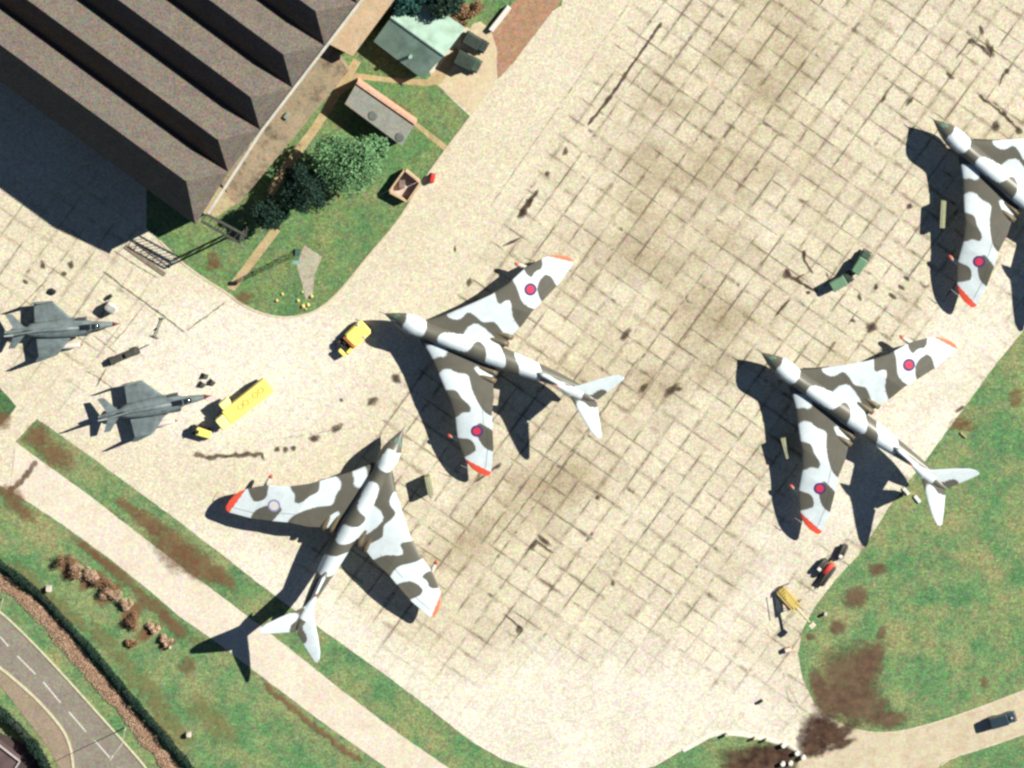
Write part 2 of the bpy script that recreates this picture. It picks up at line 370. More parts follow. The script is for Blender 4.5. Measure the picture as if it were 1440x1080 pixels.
# split in two sheets so that each outline stays simple
apron_only = NEv[:-2]+[(0, 683), (14, 691), (22, 621)]
sheet('apron', apron_only, 0.030, M_apron, rag=0.05)
track = [(14, 691), (25, 697), (87, 737), (149, 782), (207, 828), (250, 865), (300, 900), (360, 945), (447, 1011), (544, 1080), (700, 1190), (860, 1240), (740, 1158), (631, 1080), (568, 1037), (481, 971), (377, 888), (297, 828), (242, 787), (190, 747), (125, 696), (55, 646), (22, 621)]
sheet('taxi_track', track, 0.036, M_track, rag=0.05)
sheet('road', [(1128, 1064), (1146, 1036), (1166, 1011), (1197, 1025), (1229, 1031), (1267, 1029), (1323, 1014), (1386, 992), (1440, 971), (1800, 850), (1800, 920), (1440, 1031), (1386, 1050), (1339, 1064), (1323, 1074), (1316, 1084), (1300, 1300), (1060, 1300), (1060, 1110), (1115, 1084)], 0.040, M_lane, rag=0.03)
# grass island left edge of the frame
sheet('verge', [(-60, 505), (0, 548), (23, 571), (2, 597), (-40, 640)], 0.045, M_verge, rag=0.08)
# inner lawn
lawn = [(206, 321), (224, 338), (253, 367), (285, 391), (320, 412), (338, 427), (364, 440), (395, 447), (428, 444), (454, 432), (480, 408), (519, 359), (560, 312), (568, 294), (595, 255), (618, 222), (629, 208), (662, 164), (609, 114), (590, 60), (640, 30), (700, 60), (790, 8), (800, -60), (560, -60), (440, 120), (300, 230), (250, 250), (206, 250)]
sheet('lawn', lawn, 0.046, M_lawn, rag=0.06, seed=3)
sheet('bare_earth', [(690, 50), (698, 75), (700, 112), (722, 88), (790, 0), (800, -60), (735, -10), (716, 10)], 0.052, concrete('earth', S(196, 156, 128), S(180, 142, 114), 0.5, 0.3, S(152, 138, 106), 0.7), rag=0.06)
sheet('concrete_pad', [(609, 114), (665, 160), (698, 111), (699, 69), (690, 42), (676, 30), (664, 34), (660, 46), (648, 66), (626, 92)], 0.054, M_pad, rag=0.02)
sheet('slab', [(428, 345), (453, 361), (443, 385), (440, 412), (430, 422), (424, 396), (417, 371)], 0.056, concrete('slab_concrete', S(206, 198, 176), S(192, 184, 162), 0.7, 0.2, S(130, 128, 104), 0.6), rag=0.04)
sheet('path', [(439, 176), (448, 184), (403, 246), (392, 238)], 0.058, M_path, rag=0.03)
sheet('path', [(384, 318), (394, 325), (330, 409), (319, 404)], 0.058, M_path, rag=0.03)
sheet('path', [(497, 82), (508, 88), (448, 184), (439, 176)], 0.060, M_path, rag=0.04)
sheet('path', [(392, 238), (403, 246), (384, 276), (374, 268)], 0.062, M_path, rag=0.04)
sheet('path', [(500, 103), (520, 105), (556, 110), (600, 112), (612, 100), (640, 66), (650, 74), (620, 118), (596, 121), (550, 116), (510, 112), (470, 140), (462, 134)], 0.064, M_path, rag=0.03)
sheet('path', [(582, 176), (588, 173), (633, 208), (627, 214)], 0.0645, M_path, rag=0.02)
# lower-left road
redge = [(-60, 812), (4, 863), (42, 899), (92, 952), (144, 1010), (172, 1041), (206, 1080), (260, 1150), (330, 1250)]
ledge = [(-60, 898), (0, 938), (42, 974), (62, 994), (81, 1016), (92, 1032), (99, 1050), (102, 1068), (103, 1080), (110, 1150), (150, 1250)]
sheet('road', redge+ledge[::-1], 0.030, M_road, rag=0.02)
pv = [(-60, 922), (0, 963), (36, 1010), (60, 1040), (72, 1058), (83, 1080), (90, 1150), (120, 1250)]
sheet('pavement', ledge+pv[::-1], 0.034, M_pave, rag=0.03)
def kerb(name, pts, wd, h, mat, z=0.03):
    P = [W(*p) for p in pts]; m = MB()
    L = []; R = []
    for i, p in enumerate(P):
        t = (P[min(i+1, len(P)-1)]-P[max(i-1, 0)]).normalized(); n_ = Vector((-t.y, t.x, 0))*wd/2; L.append(p+n_); R.append(p-n_)
    n = len(P); vs = [(q.x, q.y, z) for q in L]+[(q.x, q.y, z) for q in R]+[(q.x, q.y, z+h) for q in L]+[(q.x, q.y, z+h) for q in R]
    fs = []
    for i in range(n-1):
        fs += [(2*n+i, 3*n+i, 3*n+i+1, 2*n+i+1), (i, 2*n+i, 2*n+i+1, i+1), (n+i, n+i+1, 3*n+i+1, 3*n+i)]
    m.add(vs, fs); o = m.build(name, mat); o['kind'] = 'structure'; return o
sm = lambda p: smooth_poly(p, 1, False)
kerb('kerb', sm(redge), 0.30, 0.10, M_kerb); kerb('kerb', sm(ledge), 0.40, 0.10, M_kerb)
kerb('kerb', sm([(960, 1055), (979, 1045), (1003, 1031), (1035, 1031), (1065, 1036), (1096, 1044), (1121, 1054), (1132, 1066)]), 0.75, 0.05, M_kerbw)
kerb('kerb', sm([(1147, 992), (1166, 1011), (1197, 1025), (1229, 1031), (1267, 1029), (1323, 1014), (1386, 992), (1440, 971), (1500, 950)]), 0.22, 0.05, M_kerbd)
kerb('kerb', sm([(1323, 1076), (1339, 1065), (1386, 1051), (1440, 1032), (1500, 1012)]), 0.22, 0.05, M_kerbd)
kerb('kerb', sm([(224, 338), (253, 367), (285, 391), (320, 412), (338, 427), (364, 440), (395, 447), (428, 444), (454, 432), (480, 408), (519, 359), (560, 312), (595, 255), (629, 208), (662, 164)]), 0.32, 0.06, paint('lawn_kerb', S(232, 216, 188), 0.9))
for a, b in (((0, 895), (12, 909)), ((24, 922), (50, 948)), ((61, 959), (85, 988)), ((97, 1001), (121, 1029)), ((133, 1041), (155, 1066)), ((166, 1080), (186, 1106))):
    p, q = W(*a), W(*b); t = (q-p).normalized(); n_ = Vector((-t.y, t.x, 0))*0.11
    sheet('road_marking', [p-n_, q-n_, q+n_, p+n_], 0.042, M_line, world=True)

# soft ground marks
oil = Marks(0.070)
for a in ((557, 532, 6, 9, 40), (524, 564, 9, 6, 30), (474, 602, 9, 6, 25), (443, 616, 8, 6, 20), (413, 630, 4, 4, 0), (390, 632, 5, 4, 0), (402, 632, 5, 4, 10), (480, 562, 3.5, 3, 0),
          (1225, 460, 8, 8, 0), (735, 300, 9, 5, 50), (743, 285, 5, 9, -30), (795, 213, 4, 7, -20), (770, 244, 3.5, 5, 0), (660, 397, 4, 7, -20), (720, 340, 14, 2.5, 25),
          (1392, 68, 5, 12, 25), (1366, 58, 6, 5, 0), (1380, 42, 3, 8, 20), (1416, 100, 4, 4, 0), (1400, 178, 6, 9, -20), (1433, 184, 6, 5, 0), (1412, 160, 4, 4, 0), (1279, 290, 5, 4, 0), (1242, 140, 3, 7, -40), (1280, 142, 3, 8, -40), (1336, 106, 8, 3, -40),
          (1106, 386, 6, 7, 0), (1131, 357, 3, 7, -10), (1137, 411, 4, 3, 0), (1209, 418, 3, 6, 15), (1232, 403, 3, 5, -10), (1268, 404, 6, 3, -40), (1255, 416, 7, 3, -35), (1275, 391, 6, 2.5, -35), (1200, 451, 5, 2.5, -20),
          (1068, 988, 1, 1, 0), (640, 350, 2, 5, 0), (90, 385, 4, 4, 0), (60, 372, 4, 7, 10), (100, 372, 5, 6, 0), (36, 396, 5, 3, -35), (955, 547, 5, 4, 0), (862, 820, 3, 5, 0), (730, 885, 6, 5, 40), (765, 760, 12, 4, -40), (750, 766, 4, 9, -40), (905, 545, 9, 4, 45), (840, 700, 4, 4, 0), (945, 548, 14, 6, 40), (880, 470, 5, 12, -40), (1350, 575, 9, 3, 30), (700, 655, 7, 3, 40)):
    oil.spot(*a[:4], a[4], 0.95)
oil.line([(931, 31), (905, 68), (880, 105), (852, 145), (826, 176)], 3.4, 1.0, .6)
oil.line([(729, 305), (742, 288), (757, 266)], 4.0, 1.0, .8)
oil.line([(272, 640), (300, 642), (330, 640), (368, 638), (372, 648)], 4.2, 0.85, 1.6)
oil.line([(1131, 385), (1120, 392), (1126, 397), (1150, 410)], 3.2, 1.0, 1.0); oil.line([(1105, 378), (1112, 390), (1128, 398)], 4, .9, 1)
oil.line([(1144, 385), (1131, 366), (1131, 352)], 1.8, .9, .6); oil.line([(1166, 392), (1162, 382)], 2.4, .9, .3)
oil.line([(1090, 445), (1100, 432), (1112, 420)], 2.2, .9, .7); oil.line([(1375, 130), (1384, 141), (1400, 151), (1413, 162), (1435, 184)], 2.6, .9, 1); oil.line([(1412, 100), (1405, 122)], 2, .9, .4); oil.line([(1345, 82), (1368, 52)], 2, .7, .7)
oil.line([(1368, 58), (1382, 66), (1393, 80), (1397, 62)], 3, .9, .6)
oil.line([(752, 758), (778, 778)], 3, .8, .5); oil.line([(700, 655), (668, 678)], 2.4, .8, .5); oil.line([(708, 862), (735, 885), (728, 895)], 2.2, .8, .6)
oil.line([(225, 392), (190, 372), (160, 352)], 1.4, .5, .5)
oil.build('oil_stains', soft_material('oil_stain', S(66, 50, 46), S(110, 90, 74), 1.6, 1.5, .85))
tar = Marks(0.106)
tar.line([(144, 380), (180, 408), (225, 440), (261, 468)], 1.7, .8, .5); tar.line([(261, 466), (290, 445), (318, 424)], 1.5, .6, .6)
tar.line([(152, 490), (175, 465), (210, 420)], 1.0, .6, .4); tar.line([(135, 545), (150, 517)], 1.5, .8, .4); tar.line([(165, 550), (140, 532), (120, 520)], 1.2, .6, .4)
tar.line([(20, 440), (60, 400), (80, 372)], 1.2, .6, .5); tar.line([(130, 470), (165, 497)], 1.2, .6, .4)
tar.line([(900, 500), (860, 560), (800, 640)], 1.7, .5, .8); tar.line([(1040, 360), (960, 480), (880, 590)], 1.6, .4, .8)
tar.line([(690, 770), (745, 700), (790, 640)], 1.3, .6, .8)
tar.line([(885, 4), (800, 130), (690, 290)], 1.2, .35, .6)
tar.line([(1100, 940), (1110, 985), (1130, 1010)], 1.3, .35, .6); tar.line([(1106, 960), (1122, 990), (1150, 1012)], 1.3, .35, .6); tar.line([(430, 700), (600, 640)], .8, .1, .6)
for a in ((330, 640, 330, 690), (372, 620, 500, 600)): tar.line([(a[0], a[1]), (a[2], a[3])], 1.0, .25, .6)
tar.build('tar_joints', soft_material('tar', S(96, 80, 66), S(140, 118, 96), 1.2, 1.2, .75))
mud = Marks(0.116)
mud.line([(52, 648), (40, 664), (26, 680), (12, 692)], 5.5, .9, 1.2, 4)
for a in ((1195, 955, 40, 55, -20), (1170, 985, 30, 24, 10), (1225, 930, 20, 34, -20), (1215, 995, 40, 26, 0), (1250, 1012, 30, 12, 0), (1150, 960, 12, 26, 15), (1240, 890, 6, 12, -20), (1204, 840, 20, 16, 0), (1178, 882, 13, 12, 0), (1141, 895, 8, 5, -10), (1235, 800, 13, 10, 0)):
    mud.spot(*a[:4], a[4], 0.85)
mud.build('bare_soil', soft_material('soil', S(116, 88, 74), S(144, 116, 94), 1.3, 1.5, .88))
dk = Marks(0.123)
for a in ((1156, 1030, 28, 26, 0), (1138, 1050, 20, 20, 0), (1185, 1030, 30, 9, 35), (1150, 1020, 24, 20, 0), (1170, 1036, 26, 14, -25), (1145, 1052, 22, 12, 15), (1172, 1024, 14, 8, -40), (1185, 1046, 20, 7, 20), (1060, 1070, 50, 26, 0), (1080, 1075, 46, 24, 0), (1085, 1060, 30, 14, 0), (1110, 1065, 16, 14, 0), (1040, 1082, 30, 14, 0)): dk.spot(*a[:4], a[4], 0.95)
dk.build('wet_mud', soft_material('mud', S(72, 50, 44), S(124, 98, 80), 1.2, 1.5, .85))
hea = Marks(0.130)
for a in ((245, 770, 46, 26, -40), (285, 800, 44, 20, -38), (210, 735, 30, 14, -38), (180, 712, 26, 8, -38), (315, 812, 24, 12, -40), (52, 612, 24, 16, 40), (80, 640, 30, 18, -40), (20, 700, 14, 18, 0), (8, 690, 12, 10, 0), (5, 590, 14, 14, 0), (35, 720, 20, 10, -40), (160, 800, 50, 8, -40), (215, 850, 36, 10, -42), (245, 880, 30, 12, -42), (130, 776, 40, 7, -40)):
    hea.spot(*a[:4], a[4], 0.72)
for a in ((100, 802, 18, 12, 40), (128, 815, 24, 10, 35), (155, 835, 24, 12, 40), (185, 865, 26, 12, 50), (210, 888, 22, 9, 40), (235, 905, 14, 7, 30)): hea.spot(*a[:4], a[4], 0.95)
hea.line([(370, 960), (400, 985), (440, 1020), (480, 1050), (510, 1072)], 6, .7, 2)
for a in ((302, 365, 8, 14, 20), (298, 374, 12, 7, 30), (342, 418, 14, 10, 0), (1360, 600, 16, 8, 0), (1350, 595, 16, 10, 20), (265, 935, 12, 14, 0), (1430, 560, 10, 14, 0), (560, 150, 26, 6, -30), (1385, 960, 5, 10, 0)): hea.spot(*a[:4], a[4], 0.6)
hea.build('dry_grass_patches', soft_material('dry_grass', S(142, 96, 76), S(152, 118, 86), 1.3, 1.4, .85))
yel = Marks(0.148)
for a in ((40, 815, 60, 16, -42), (95, 860, 50, 14, -44), (200, 960, 70, 18, -48), (240, 1020, 60, 20, -50), (280, 900, 14, 8, 0), (150, 900, 50, 16, -42), (300, 1010, 60, 24, -40)): yel.spot(*a[:4], a[4], 0.5)
yel.build('yellow_grass_patches', soft_material('yellow_grass', S(158, 152, 104), S(140, 142, 92), 0.7, 0.9))
# hangar door tracks set in the concrete
for off in (0, 12):
    p, q = W(176+off*.62, 346-off*.8), W(232+off*.62, 386-off*.8); t = (q-p).normalized(); n_ = Vector((-t.y, t.x, 0))*(0.32 if off == 0 else 0.10)
    sheet('door_track', [p-n_, q-n_, q+n_, p+n_], 0.152, paint('track_steel', S(150, 136, 118), 0.6, 0.3, 2), world=True)

# ================================================================== HANGAR
M_roofh = concrete('hangar_roofing', S(110, 103, 96), S(120, 112, 103), 0.35, 0.5, S(138, 128, 112), 0.5)
M_wallh = paint('hangar_cladding', S(120, 112, 104), 0.8, 0.2, 0.4)
M_conc2 = concrete('stained_shade_concrete', S(166, 150, 124), S(184, 166, 138), 0.3, 0.24, S(96, 86, 72), 0.9)  # stains, with contrast raised to paint tree shade on the low annex
M_dkframe = paint('dark_steel', S(84, 84, 78), 0.6, 0.2, 2)
EH, RH = 11.0, 15.3
Vp = [W(275, 316, EH)]+[W(321+45.2*k, 242-59.2*k, EH) for k in range(0, 8)]
Rp = [W(262, 255, 17.0)]+[W(307+45.6*k, 197-60.4*k, RH) for k in range(0, 7)]
d1, d0 = W(0, 0, RH), W(725, 533, RH); rdir = (d1-d0).normalized(); LEN = 95
hangar = thing('hangar', 'large aircraft hangar with a row of dark ridged roofs and hipped ends', 'hangar', (Vp[0].x, Vp[0].y, 0))
def loc(o, p): return Vector(p)-Vector(o.location)
m = MB(); nb = len(Rp)
for k in range(nb):
    a, b, r = Vp[k], Vp[k+1], Rp[k]; a2, b2, r2 = a+rdir*LEN, b+rdir*LEN, r+rdir*LEN
    m.add([loc(hangar, p) for p in (a, b, r, a2, b2, r2)], [(0, 1, 2), (0, 2, 5, 3), (1, 4, 5, 2), (4, 3, 5)])
m.build('roof', M_roofh, hangar)
m = MB()
g = lambda p: Vector((p.x, p.y, 0))
a, b = Vp[0]-rdir*-.25, Vp[nb]; a2, b2 = a+rdir*(LEN-.5), b+rdir*(LEN-.5)
n_in = Vector((rdir.x, rdir.y, 0))
ring = [a+rdir*.25]+[v+rdir*.3 for v in Vp[1:nb+1]]+[b2, a2]
n = len(ring); m.add([loc(hangar, g(p)) for p in ring]+[loc(hangar, Vector((p.x, p.y, EH-.02))) for p in ring], [(i, (i+1) % n, n+(i+1) % n, n+i) for i in range(n)])
m.build('wall', M_wallh, hangar)
m = MB()
for k in range(1, nb):
    p, q = Vp[k], Vp[k+1]
    if k == 1: p = W(291, 299, EH)
    t = (q-p); L = t.length; c = (p+q)/2; m.box(loc(hangar, (c.x-rdir.x*.22, c.y-rdir.y*.22, EH+.12)), (L, .42, .3), math.atan2(t.y, t.x))
m.build('gutter', paint('gutter_white', S(225, 222, 208), 0.6, 0.15, 1), hangar)
for px, py in ((50, 58), (74, 74)):
    m = MB()
    c = W(px, py, 13.0)
    # lay each rooflight on the sunlit slope of the first bay
    r, b = Rp[0], Vp[1]; nx = Vector((rdir.y, -rdir.x, 0)); nx = nx if (b-r).dot(nx) > 0 else -nx
    s_ = (Vector((c.x, c.y, 0))-Vector((r.x, r.y, 0))).dot(nx); tot = (b-r).dot(nx)
    z = RH+(EH-RH)*min(max(s_/tot, .1), .9)
    ang = math.atan2(rdir.y, rdir.x); sl = math.atan2(RH-EH, tot)
    R = Matrix.Rotation(ang, 3, 'Z'); u = Vector((rdir.x, rdir.y, 0)); v = (nx*math.cos(sl)+Vector((0, 0, -math.sin(sl)))); nn = Vector((nx.x*math.sin(sl), nx.y*math.sin(sl), math.cos(sl)))
    c3 = Vector((c.x, c.y, z))+nn*.02
    vs = [c3+u*i*.6+v*j*.5+nn*k*.08 for k in (0, 1) for i, j in ((-1, -1), (1, -1), (1, 1), (-1, 1))]
    m.add([loc(hangar, p) for p in vs], [(4, 5, 6, 7), (0, 1, 5, 4), (1, 2, 6, 5), (2, 3, 7, 6), (3, 0, 4, 7)])
    m.build('rooflight', paint('rooflight', S(176, 160, 124), 0.5, 0.1, 1), hangar)
# annexes along the hangar wall
def wallpt(t): # point on the outer wall line at parameter t in photo px along x
    return W(t, 242-(t-321)*59.2/45.2, EH)
def annex(name, label, x0, x1, o0, o1, h, mat, extra=None):
    p0, p1 = wallpt(x0), wallpt(x1); q0, q1 = W(*o0, h), W(*o1, h)
    out = -Vector((rdir.x, rdir.y, 0))
    p0 = p0+out*.45; p1 = p1+out*.45
    root = thing(name, label, 'building', (q0.x, q0.y, 0))
    pts = [loc(root, p) for p in (p0, p1, q1, q0)]
    MB().prism([(p.x, p.y) for p in pts], 0, h-.12).build('wall', M_conc2, root)
    c = sum((p for p in pts), Vector())/4
    big = [c+(p-c)*1.0 for p in pts]
    MB().prism([(p.x, p.y) for p in big], h-.12+.003, h).build('roof', mat, root)
    return root, pts
lowA, lp = annex('annex', 'low flat roofed annex along the hangar wall, stained grey with painted tree shade', 303, 455, (334, 289), (490, 100), 4.0, M_conc2)
hiA, hp = annex('annex', 'taller pale flat roofed annex beside the hangar above the low stained one', 456, 640, (496, 79), (650, -130), 6.6, concrete('pale_roofing', S(222, 196, 164), S(214, 186, 152), 0.4, 0.2, S(180, 154, 124), .5))
MB().box(loc(lowA, W(398, 160, 4.0)+Vector((.6, -.3, .2))), (.9, .7, .5), .9).build('roof_vent', paint('vent_grey', S(160, 166, 152), .6), lowA)
cb, cp = annex('buttress', 'small pale concrete block at the outer corner of the hangar', 276, 300, (300, 308), (331, 287), 7.0, concrete('pale_block', S(214, 198, 158), S(200, 182, 140), 0.6, 0.2, S(130, 118, 92), .7))
# door gantry
gan = thing('door_gantry', 'open steel gantry running out from the hangar corner above the grass', 'gantry', g(W(338, 322, 0)))
A1, A2 = W(290, 302, 9.5), W(345, 332, 9.5); B1, B2 = W(283, 312, 9.5), W(336, 342, 9.5)
for a, b in ((A1, A2), (B1, B2)):
    m = MB(); m.tube([loc(gan, a), loc(gan, b)], .12, 6); m.tube([loc(gan, a-Vector((0, 0, 1))), loc(gan, b-Vector((0, 0, 1)))], .10, 6)
    for i in range(9):
        t0, t1 = i/9, (i+1)/9; p = a.lerp(b, t0); q = a.lerp(b, t1)-Vector((0, 0, 1)); m.tube([loc(gan, p), loc(gan, q)], .05, 5)
    m.build('girder', M_dkframe, gan)
m = MB()
for i in range(7):
    p, q = A1.lerp(A2, i/6), B1.lerp(B2, i/6); m.tube([loc(gan, p), loc(gan, q)], .07, 5)
m.build('cross_member', M_dkframe, gan)
for p in (A2, B2):
    b = Vector((p.x, p.y, 0.04)); m = MB(); m.tube([loc(gan, b), loc(gan, p)], .16, 6)
    m.build('leg', M_dkframe, gan)
m = MB()
for i in range(6):
    z0, z1 = i*9.5/6, (i+1)*9.5/6; m.tube([loc(gan, (A2.x, A2.y, z0)), loc(gan, (B2.x, B2.y, z1))], .06, 5)
m.build('brace', M_dkframe, gan)
# lamp mast on the lawn slab
def mast(base, h, label):
    b = W(*base); r = thing('lamp_mast', label, 'lamp mast', (b.x, b.y, 0))
    MB().box((0, 0, .15), (.9, .9, .3)).build('base', paint('mast_base', S(90, 90, 84), .8), r)
    m = MB()
    for dx, dy in ((-.35, -.35), (.35, -.35), (.35, .35), (-.35, .35)): m.tube([(dx, dy, .3), (dx*.5, dy*.5, h)], .05, 5)
    for i in range(int(h)):
        k = .35*(1-.5*i/h); m.tube([(-k, -k, i+.3), (k, -k, i+1)], .03, 4); m.tube([(k, k, i+.3), (-k, k, i+1)], .03, 4); m.tube([(-k, k, i+.3), (-k, -k, i+1)], .03, 4); m.tube([(k, -k, i+.3), (k, k, i+1)], .03, 4)
    m.build('lattice', paint('mast_green', S(96, 150, 130), .6), r)
    m = MB(); m.box((0, 0, h+.1), (1.1, .5, .3)); m.build('floodlight', paint('mast_lamp', S(150, 190, 180), .4), r)
mast((419, 354), 8.0, 'lattice floodlight mast standing at the corner of the grey slab on the lawn')

# ================================================================== HUTS
def prism_on(root, imgpts, h0, h1, name, mat, hp=None):
    pts = [loc(root, W(*p, h1)) for p in imgpts]
    return MB().prism([(p.x, p.y) for p in pts], h0, h1).build(name, mat, root)
hb = W(535, 160, 0)
hut = thing('hut', 'long narrow hut with a grey flat roof and a pink brick wall on one side', 'hut', g(hb))
prism_on(hut, [(503, 120), (583, 177), (565, 203), (487, 146)], 0.0, 2.95, 'wall', paint('hut_render', S(150, 130, 110), .9))
R4 = [loc(hut, W(*p, 3.1)) for p in [(500, 119), (582, 177), (565, 205), (485, 146)]]
MB().prism([(p.x, p.y) for p in R4], 2.953, 3.12).build('roof', concrete('felt_roof', S(160, 162, 152), S(172, 172, 160), .6, .2, S(130, 136, 124), .5), hut)
p, q = loc(hut, W(502, 116, 3.4)), loc(hut, W(585, 174, 3.4)); t = q-p; c = (p+q)/2
MB().box((c.x, c.y, 1.7), (t.length, .42, 3.4), math.atan2(t.y, t.x)).build('brick_wall', paint('pink_brick', S(240, 186, 158), .9, .15, 2, dirt=S(235, 220, 205)), hut)
for px, py in ((524, 163), (562, 193)):
    c = loc(hut, W(px, py, 3.2)); m = MB(); m.tube([(c.x, c.y, 3.125), (c.x, c.y, 3.24)], [.75, .6], 14)
    m.build('roof_vent', paint('vent_dark', S(116, 122, 116), .7), hut)
gb = W(585, 70, 0)
shed = thing('gabled_shed', 'gabled shed with a pale green corrugated roof, one slope bright in the sun', 'shed', g(gb))
eh, rh = 2.6, 5.0
ridge = [W(549, 25, rh), W(624, 79, rh)]; le = [W(525, 58, eh), W(594, 111, eh)]
re = [ridge[0]*2-le[0], ridge[1]*2-le[1]]
for p in re: p.z = eh
# corrugated slopes
def slope(a0, a1, b0, b1, name, n=60):
    v = []; f = []; nrm = (a1-a0).cross(b0-a0).normalized(); nrm = nrm if nrm.z > 0 else -nrm
    for i in range(n*2+1):
        t = i/(n*2); k = .035 if i % 2 else 0
        v.append(loc(shed, a0.lerp(a1, t)+nrm*k)); v.append(loc(shed, b0.lerp(b1, t)+nrm*k))
    for i in range(n*2): f.append((2*i, 2*i+1, 2*i+3, 2*i+2))
    mb = MB(); mb.add(v, f); return mb.build(name, paint('corrugated_green', S(172, 205, 186), .5, .18, .5, dirt=S(126, 150, 126), spec=.5), shed)
slope(ridge[0], ridge[1], le[0], le[1], 'roof_slope'); slope(ridge[0], ridge[1], re[0], re[1], 'roof_slope')
m = MB(); c0 = sum(le+re, Vector())/4
fp = [c0+(p-c0)*.95 for p in (le[0], le[1], re[1], re[0])]; rr = [c0+(p-c0)*.95 for p in ridge]
V8 = [loc(shed, g(p)) for p in fp]+[loc(shed, Vector((p.x, p.y, eh-.05))) for p in fp]+[loc(shed, Vector((p.x, p.y, rh-.2))) for p in rr]
m.add(V8, [(0, 1, 5, 4), (1, 2, 6, 9, 5), (2, 3, 7, 6), (3, 0, 4, 8, 7)]); m.build('wall', paint('shed_wall', S(150, 140, 120), .8), shed)
MB().tube([loc(shed, ridge[0]), loc(shed, ridge[1])], .12, 8).build('ridge_cap', paint('ridge_cap', S(96, 120, 110), .6), shed)
m = MB(); c = loc(shed, W(577, 80, 4)); m.tube([(c.x, c.y, 3.4), (c.x, c.y, 4.3)], .28, 10); m.build('roof_vent', paint('vent_pale', S(170, 205, 190), .5), shed)
# white low wall next to the bare earth
p, q = W(690, 42), W(716, 9); t = q-p
o = MB().rbox((0, 0, .45), (t.length, .75, .9), .05).build('low_wall', paint('white_render', S(250, 242, 232), .8, .06))
o.location = (p+q)/2; o.rotation_euler = (0, 0, math.atan2(t.y, t.x)); tag(o, 'short white wall at the edge of the bare brown earth', 'wall')
# open brick enclosure on the lawn
cen = W(569, 263); en = thing('brick_enclosure', 'open topped square brick enclosure on the lawn near the red trolley', 'enclosure', g(cen))
C4 = [loc(en, W(*p, 1.6)) for p in [(569, 239), (591, 257), (573, 284), (547, 270)]]
for i in range(4):
    p, q = C4[i], C4[(i+1) % 4]; t = q-p; c = (p+q)/2
    MB().box((c.x, c.y, .8), (t.length-.3, .25, 1.6), math.atan2(t.y, t.x)).build('wall', paint('enclosure_brick', S(226, 196, 160), .9, .2, 2), en)
cc = sum(C4, Vector())/4
MB().prism([((cc+(p-cc)*.93).x, (cc+(p-cc)*.93).y) for p in C4], .05, .16).build('floor', paint('enclosure_floor', S(230, 206, 192), .9), en)
MB().rbox((cc.x-.5, cc.y+.2, .55), (.9, 1.3, .75), .08).build('tank', paint('dull_tank', S(150, 130, 120), .7), en)

# ================================================================== VEGETATION
def leaf_cloud(centres, n, size, flat=0.5):
    """centres: list of (x,y,z,rx,ry,rz); returns verts, faces of n small leaf quads near the lumps' surfaces"""
    v = []; f = []; wts = np.array([c[3]*c[4] for c in centres]); wts /= wts.sum()
    idx = rng.choice(len(centres), n, p=wts)
    for i in idx:
        c = centres[i]; d = rng.normal(size=3); d /= np.linalg.norm(d); r = rng.uniform(.3, 1.25)**.6*(1+.22*mnoise.noise(Vector(d*2.3)+Vector((i*3.1, 0, 0))))
        p = np.array(c[:3])+d*np.array(c[3:])*r
        a = rng.normal(size=3); a /= np.linalg.norm(a); nn = d*.5+rng.normal(size=3)*.6+np.array([0, 0, flat]); b = np.cross(a, nn); b /= (np.linalg.norm(b)+1e-6); a = np.cross(b, nn); a /= (np.linalg.norm(a)+1e-6)
        s = size*rng.uniform(.6, 1.3); k = len(v)
        v += [tuple(p-a*s), tuple(p+b*s*.55), tuple(p+a*s), tuple(p-b*s*.55)]; f.append((k, k+1, k+2, k+3))
    return v, f
F_light = foliage('leaves_bright', S(120, 170, 118), S(108, 156, 102), S(154, 194, 144))
F_dark = foliage('leaves_dark', S(34, 66, 54), S(26, 50, 42), S(58, 96, 74))  # leaves kept very dark so the added crowns by the annex read as shadow
F_teal = foliage('leaves_teal', S(40, 92, 84), S(30, 70, 64), S(84, 140, 124))
F_tan = foliage('leaves_tan', S(240, 204, 172), S(222, 186, 154), S(248, 222, 188))
F_hedge = foliage('leaves_hedge', S(24, 62, 48), S(20, 48, 40), S(50, 100, 76))
F_brown = foliage('leaves_brown', S(176, 132, 100), S(148, 114, 88), S(212, 172, 128))
M_bark = paint('bark', S(96, 78, 62), .9, .25, 3)
def tree(name, label, px, py, ch, lumps, n, size, mat, trunk_r=.2, cat='tree', group=None):
    """px,py: where the crown's middle (height ch) shows in the photo"""
    c = W(px, py, ch); r = thing(name, label, cat, (c.x, c.y, 0), 0, group)
    m = MB(); m.tube([(0, 0, 0), (.08, .05, ch*.35), (0, 0, ch*.8), (.1, .1, ch*1.15)], [trunk_r*1.3, trunk_r, trunk_r*.7, trunk_r*.25], 8)
    for (x, y, z, rx, ry, rz) in lumps:
        s0 = ch*random.uniform(.3, .6); m.tube([(0, 0, s0), (x*.5, y*.5, (s0+z)/2+.2), (x, y, z)], [trunk_r*.55, trunk_r*.35, trunk_r*.12], 6)
    m.build('trunk', M_bark, r)
    v, f = leaf_cloud(lumps, n, size); MB().add(v, f).build('crown', mat, r); return r
def lumps(R, H, k, spread=.62, lr=.42):
    out = [(0, 0, H, R*.55, R*.55, R*.5)]
    for i in range(k):
        a = 2*math.pi*i/k+random.uniform(-.3, .3); q = R*spread*random.uniform(.75, 1.15); s = R*lr*random.uniform(.75, 1.15)
        out.append((math.cos(a)*q, math.sin(a)*q, H+random.uniform(-.28, .25)*R, s, s, s*.75))
    return out
tree('deciduous_tree', 'airy bright green tree casting a long shadow over the hangar annex', 486, 230, 5.4, lumps(5.0, 5.4, 13, .68, .36), 5600, .21, F_light)
